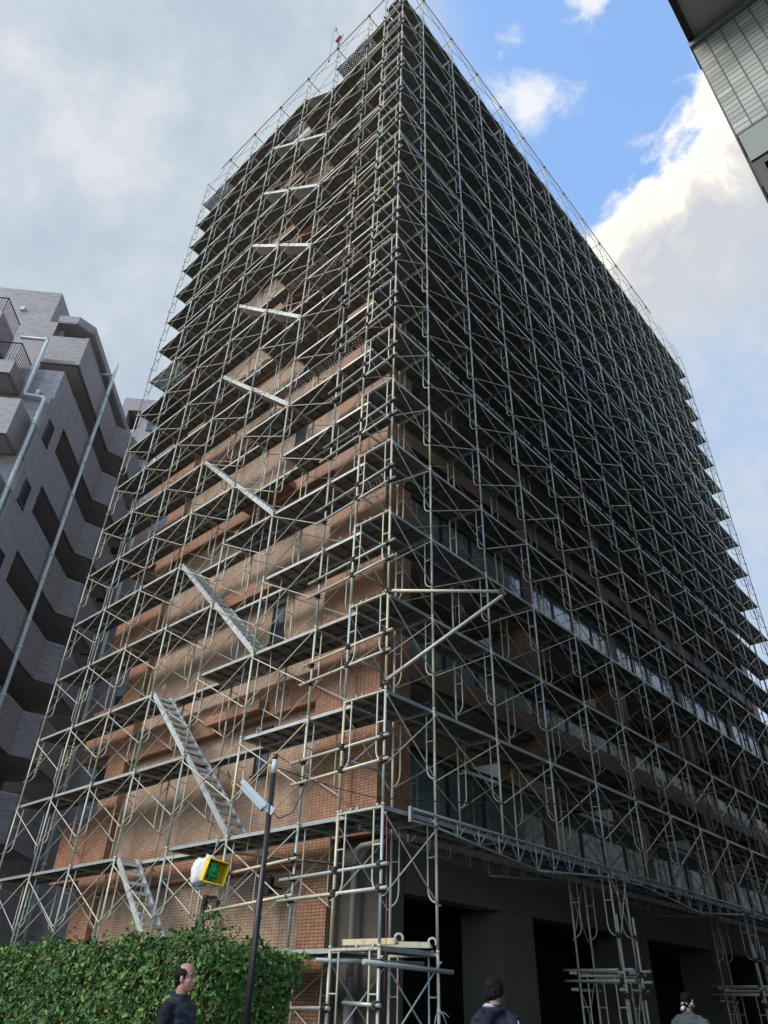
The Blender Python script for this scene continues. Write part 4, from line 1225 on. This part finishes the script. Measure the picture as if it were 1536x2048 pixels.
def person(name, label, pos, heading, height, head_yaw=0.0, stride=0.18, arm=0.10, cloth=None, hairstyle='short', sk='skin', extras=None, bulk=1.0):
    k = height / 1.74
    root = thing('person', label, 'person', pos, heading)
    def S(p): return tuple(q * k for q in p)
    hz = 1.62
    hips = {}; 
    # joints
    def leg_pts(side, fwd):
        hip = Vector((0, 0.095 * side, 0.90)); foot = Vector((fwd, 0.10 * side, 0.085)); knee = (hip + foot) / 2 + Vector((0.05 + abs(fwd) * 0.1, 0, 0.02))
        return hip, knee, foot
    def arm_pts(side, fwd):
        sh = Vector((-0.01, 0.180 * side * bulk, 1.372)); el = Vector((-0.04 + fwd * 0.35, 0.245 * side * bulk, 1.12)); wr = Vector((0.03 + fwd, 0.245 * side * bulk, 0.88))
        return sh, el, wr
    hm = Matrix.Rotation(head_yaw, 4, 'Z')
    hc = Vector((0.025, 0, hz))
    def hp(p): return hc + (hm @ Vector(p))
    def head(m):
        m.ellipsoid(hp((-0.012, 0, 0.035)), 0.096, 0.077, 0.088, 20, 14, hm.to_3x3())
        m.ellipsoid(hp((0.022, 0, -0.035)), 0.070, 0.064, 0.085, 18, 12, hm.to_3x3())
        m.ellipsoid(hp((0.046, 0, -0.085)), 0.038, 0.040, 0.030, 14, 10, hm.to_3x3())     # chin
        m.ellipsoid(hp((0.074, 0, 0.028)), 0.016, 0.052, 0.013, 14, 8, hm.to_3x3())       # brow
        m.tube([hp((0.080, 0, 0.015)), hp((0.094, 0, -0.010)), hp((0.105, 0, -0.030)), hp((0.088, 0, -0.036))], [0.010, 0.012, 0.015, 0.012], 8)
        m.ellipsoid(hp((0.086, 0, -0.060)), 0.013, 0.024, 0.012, 12, 8, hm.to_3x3())       # mouth
        for s in (-1, 1):
            m.ellipsoid(hp((0.052, 0.042 * s, -0.028)), 0.026, 0.020, 0.026, 12, 8, hm.to_3x3())
            m.ellipsoid(hp((-0.002, 0.080 * s, -0.012)), 0.020, 0.010, 0.033, 12, 8, hm.to_3x3())   # ear
    b_ = MB()
    head(b_)
    b_.tube([(-0.012, 0, 1.40), (-0.004, 0, 1.47), hp((-0.020, 0, -0.065))], [0.070, 0.056, 0.058], 14)
    loft(b_, [(0.0, 0, 0.86, 0.10, 0.155), (0.0, 0, 0.98, 0.105, 0.150), (0.005, 0, 1.10, 0.10, 0.138), (0.01, 0, 1.25, 0.112, 0.158), (0.0, 0, 1.37, 0.10, 0.172), (-0.01, 0, 1.43, 0.07, 0.11)])
    for side, fl in ((1, stride), (-1, -stride)):
        hip, knee, foot = leg_pts(side, fl)
        b_.tube([hip, knee + Vector((0, 0, 0.06)), knee, knee - Vector((0, 0, 0.10)), foot], [0.088, 0.062, 0.055, 0.056, 0.038], 12)
        b_.tube([foot + Vector((-0.05, 0, -0.045)), foot + Vector((0.06, 0, -0.045)), foot + Vector((0.16, 0, -0.055))], [0.036, 0.038, 0.026], 10)
        sh, el, wr = arm_pts(side, -arm if side > 0 else arm)
        b_.tube([sh + Vector((0.005, -0.10 * side, 0.030)), sh + Vector((0, -0.03 * side, 0.008)), sh + Vector((-0.003, 0.006 * side, -0.03)), (sh + el) / 2, el, (el + wr) / 2, wr], [0.035, 0.050, 0.054, 0.046, 0.038, 0.036, 0.026], 12)
        hand(b_, wr, wr - el, side)
    for i, v in enumerate(b_.v): b_.v[i] = S(v)
    me = voxel(b_, 'body', 0.0075, 2)
    me.materials.append(MATS[sk])
    body = put('body', me, root)
    # eyes, brows and lips as small children
    e_ = MB()
    for s in (-1, 1):
        e_.ellipsoid(hp((0.079, 0.030 * s, 0.006)), 0.006, 0.013, 0.005, 10, 6, hm.to_3x3())
        e_.tube([hp((0.088, 0.014 * s, 0.030)), hp((0.084, 0.034 * s, 0.034)), hp((0.072, 0.050 * s, 0.028))], 0.004, 5)
    for i, v in enumerate(e_.v): e_.v[i] = S(v)
    e_.build('eyes', 'eye_dark', root)
    l_ = MB(); l_.ellipsoid(hp((0.094, 0, -0.060)), 0.006, 0.020, 0.006, 10, 6, hm.to_3x3())
    for i, v in enumerate(l_.v): l_.v[i] = S(v)
    l_.build('lips', 'lips', root)
    # hair
    h_ = MB()
    if hairstyle == 'balding':
        h_.ellipsoid(hp((-0.047, 0, 0.030)), 0.078, 0.086, 0.074, 20, 14, hm.to_3x3())
        h_.ellipsoid(hp((-0.064, 0, -0.03)), 0.048, 0.070, 0.062, 16, 10, hm.to_3x3())
        for s in (-1, 1):
            h_.ellipsoid(hp((-0.012, 0.068 * s, 0.036)), 0.056, 0.022, 0.040, 12, 8, hm.to_3x3())
            h_.ellipsoid(hp((0.016, 0.070 * s, 0.012)), 0.014, 0.012, 0.030, 10, 8, hm.to_3x3())
    else:
        h_.ellipsoid(hp((-0.018, 0, 0.042)), 0.106, 0.092, 0.086, 20, 14, hm.to_3x3())
        h_.ellipsoid(hp((-0.050, 0, -0.015)), 0.064, 0.082, 0.066, 16, 10, hm.to_3x3())
        if hairstyle == 'bob':
            h_.ellipsoid(hp((-0.055, 0, -0.040)), 0.058, 0.084, 0.062, 16, 10, hm.to_3x3())
            for s in (-1, 1): h_.ellipsoid(hp((-0.005, 0.080 * s, 0.0)), 0.055, 0.026, 0.070, 12, 8, hm.to_3x3())
        for q in range(26):
            a = random.uniform(0, 2 * pi); z_ = random.uniform(-0.06, 0.085)
            if cos(a) > 0.45 and z_ < 0.08: continue
            c_ = hp((-0.02 + 0.095 * cos(a) * (1 - max(0, z_ - .04) * 5), 0.082 * sin(a) * (1 - max(0, z_ - .04) * 5), z_))
            h_.ellipsoid(c_, 0.016, 0.016, 0.034, 8, 6)
    for i, v in enumerate(h_.v): h_.v[i] = S(v)
    me = voxel(h_, 'hair', 0.006, 4); me.materials.append(MATS['hair'])
    put('hair', me, root)
    # jacket
    j_ = MB()
    q = bulk
    loft(j_, [(0.0, 0, 0.82, 0.135 * q, 0.185 * q), (0.0, 0, 0.92, 0.140 * q, 0.188 * q), (0.006, 0, 1.05, 0.135 * q, 0.178 * q), (0.014, 0, 1.22, 0.142 * q, 0.190 * q),
              (0.004, 0, 1.35, 0.125 * q, 0.205 * q), (-0.004, 0, 1.40, 0.105, 0.180), (-0.010, 0, 1.438, 0.088, 0.132), (-0.012, 0, 1.465, 0.078, 0.092), (-0.012, 0, 1.490, 0.072, 0.076)], 22)
    for side in (1, -1):
        sh, el, wr = arm_pts(side, -arm if side > 0 else arm)
        j_.tube([sh + Vector((0.006, -0.11 * side, 0.038)), sh + Vector((0.003, -0.05 * side, 0.018)), sh + Vector((0, 0.0, -0.018)), sh + Vector((-0.006, 0.016 * side, -0.075)), (sh + el) / 2, el, (el + wr) / 2, wr], [0.045, 0.062, 0.072, 0.074, 0.066, 0.057, 0.052, 0.043], 16)
    for i, v in enumerate(j_.v): j_.v[i] = S(v)
    me = voxel(j_, 'jacket', 0.010, 3)
    for mm in cloth['jacket_mats']: me.materials.append(MATS[mm])
    fn = cloth.get('jacket_fn')
    # quilting and creases as real displacement
    dsp = cloth.get('crease')
    if dsp:
        nrm = np.empty(len(me.vertices) * 3); me.vertices.foreach_get('normal', nrm); nrm = nrm.reshape(-1, 3)
        co_ = np.empty(len(me.vertices) * 3); me.vertices.foreach_get('co', co_); co_ = co_.reshape(-1, 3)
        co_ = co_ + nrm * dsp(co_ / k)[:, None]
        me.vertices.foreach_set('co', co_.ravel()); me.update()
    if fn:
        me.polygons.foreach_set('material_index', [fn(p.center / k) for p in me.polygons])
    jk = put('jacket', me, root)
    # trousers and shoes
    t_ = MB()
    loft(t_, [(0, 0, 0.80, 0.125, 0.175), (0, 0, 0.90, 0.128, 0.178), (0, 0, 0.99, 0.118, 0.165)])
    s_ = MB()
    for side, fl in ((1, stride), (-1, -stride)):
        hip, knee, foot = leg_pts(side, fl)
        t_.tube([hip, knee + Vector((0, 0, 0.06)), knee, foot + Vector((0, 0, 0.0))], [0.108, 0.082, 0.076, 0.066], 14)
        s_.tube([foot + Vector((-0.07, 0, -0.042)), foot + Vector((0.05, 0, -0.040)), foot + Vector((0.13, 0, -0.048)), foot + Vector((0.19, 0, -0.056))], [0.040, 0.044, 0.040, 0.026], 12)
    for mb in (t_, s_):
        for i, v in enumerate(mb.v): mb.v[i] = S(v)
    me = voxel(t_, 'trousers', 0.012, 3); me.materials.append(MATS['trousers']); put('trousers', me, root)
    s_.build('shoes', 'shoe', root)
    if extras: extras(root, hp, S, k)
    return root
def crease_quilt(c):
    z = c[:, 2]; torso = (np.abs(c[:, 1]) < 0.20).astype(float)
    return torso * 0.007 * np.abs(np.sin(z * 2 * pi / 0.13)) + 0.003 * np.sin(c[:, 1] * 40 + z * 60) + 0.002 * np.sin(c[:, 0] * 70 - z * 45)
def crease_soft(c):
    z = c[:, 2]
    return 0.004 * np.sin(c[:, 1] * 26 + z * 38) + 0.004 * np.sin(c[:, 0] * 31 - z * 52 + c[:, 1] * 12) + 0.003 * np.sin(z * 90 + c[:, 1] * 20)
CR = atan2(0.668, 0.744)
def man1_x(root, hp, S, k):
    m = MB(); m.tube([S((0.128, 0.0, 1.40)), S((0.158, 0.004, 1.22)), S((0.155, 0.0, 0.95))], 0.004 * k, 5); m.build('zip', 'sleeve_black', root)
    m = MB(); pts = [S((-0.012 + 0.083 * cos(a), 0.085 * sin(a), 1.475 - 0.018 * cos(a))) for a in np.linspace(0.5, 2 * pi - 0.5, 18)]
    m.tube(pts, 0.020 * k, 7); m.build('collar', 'shirt_dark', root)
person('person', 'balding person in a black quilted jacket walking right past the hedge', (CAM.x - 0.8215 * 8.35, CAM.y + 0.570 * 8.35, GZ), CR - R(18), 1.72, 0.0, 0.22, 0.05,
       dict(jacket_mats=['vest_black', 'sleeve_black'], jacket_fn=lambda c: 0 if abs(c[1]) < 0.185 else 1, crease=crease_quilt), 'balding', 'skin', man1_x, 1.06)
def man2_x(root, hp, S, k):
    # hood lying on the back, with its pale lining, and arm piping
    h_ = MB()
    h_.tube([S((-0.055, 0.115, 1.445)), S((-0.115, 0.08, 1.440)), S((-0.130, 0.0, 1.432)), S((-0.115, -0.08, 1.440)), S((-0.055, -0.115, 1.445))], [0.026, 0.036, 0.040, 0.036, 0.026], 10); h_.tube([S((-0.118, 0.0, 1.44)), S((-0.140, 0.015, 1.36)), S((-0.146, 0.03, 1.27))], [0.085, 0.055, 0.018], 12)
    me = voxel(h_, 'hood', 0.010, 2); me.materials.append(MATS['jacket_navy']); put('hood', me, root)
    m = MB(); m.tube([S((-0.100, 0.095, 1.474)), S((-0.128, 0.05, 1.482)), S((-0.132, -0.01, 1.478)), S((-0.118, -0.05, 1.470))], [0.010, 0.022, 0.020, 0.008], 8); m.build('lining', 'lining_grey', root)
    m = MB(); m.tube([S((-0.075, -0.272, 1.36)), S((-0.085, -0.292, 1.24)), S((-0.075, -0.300, 1.10))], 0.006, 5); m.build('piping', 'lining_grey', root)
vd = atan2(0.82, -0.57)
person('person', 'dark haired person in a navy hooded jacket seen from behind near the garage', (CAM.x - 0.568 * 9.1, CAM.y + 0.823 * 9.1, GZ), vd - R(22), 1.72, R(-28), 0.16, 0.06,
       dict(jacket_mats=['jacket_navy'], crease=crease_soft), 'bob', 'skin_dark', man2_x, 1.08)
def man3_x(root, hp, S, k):
    m = MB()
    pts = [hp((0.095 * cos(a) - 0.01, 0.082 * sin(a), -0.045 - 0.02 * cos(a))) for a in np.linspace(0, 2 * pi, 22)]
    m.tube([S(p) for p in pts], 0.020 * k, 8)
    m.tube([S(hp((-0.10, 0.02, -0.06))), S(hp((-0.115, 0.05, -0.09))), S(hp((-0.10, 0.075, -0.115)))], [0.018, 0.028, 0.02], 8)
    m.tube([S(hp((-0.03, -0.085, 0.02))), S(hp((-0.06, -0.085, -0.03))), S(hp((-0.10, -0.045, -0.06)))], 0.010, 6)
    m.build('towel', 'towel', root)
    f = MB()
    for y in (-0.115, 0.125):
        f.tube([S((-0.125, y, 1.13)), S((-0.165, y, 1.13))], 0.048 * k, 16); f.tube([S((-0.165, y, 1.13)), S((-0.172, y, 1.13))], 0.012, 8)
    f.build('vent_fan', 'frame_dark', root)
    m = MB(); m.obox(S((-0.146, -0.05, 1.31)), S((-0.146, -0.15, 1.31)), 0.010, 0.018); m.build('chest_patch', 'lining_grey', root)
vd3 = atan2(0.923, -0.384)
person('person', 'worker in a grey teal jacket seen from behind, white towel round the head', (CAM.x - 0.384 * 14.2, CAM.y + 0.923 * 14.2, GZ), vd3 - R(12), 1.76, R(-5), 0.10, 0.04,
       dict(jacket_mats=['jacket_teal'], crease=crease_soft), 'short', 'skin_dark', man3_x, 1.10)
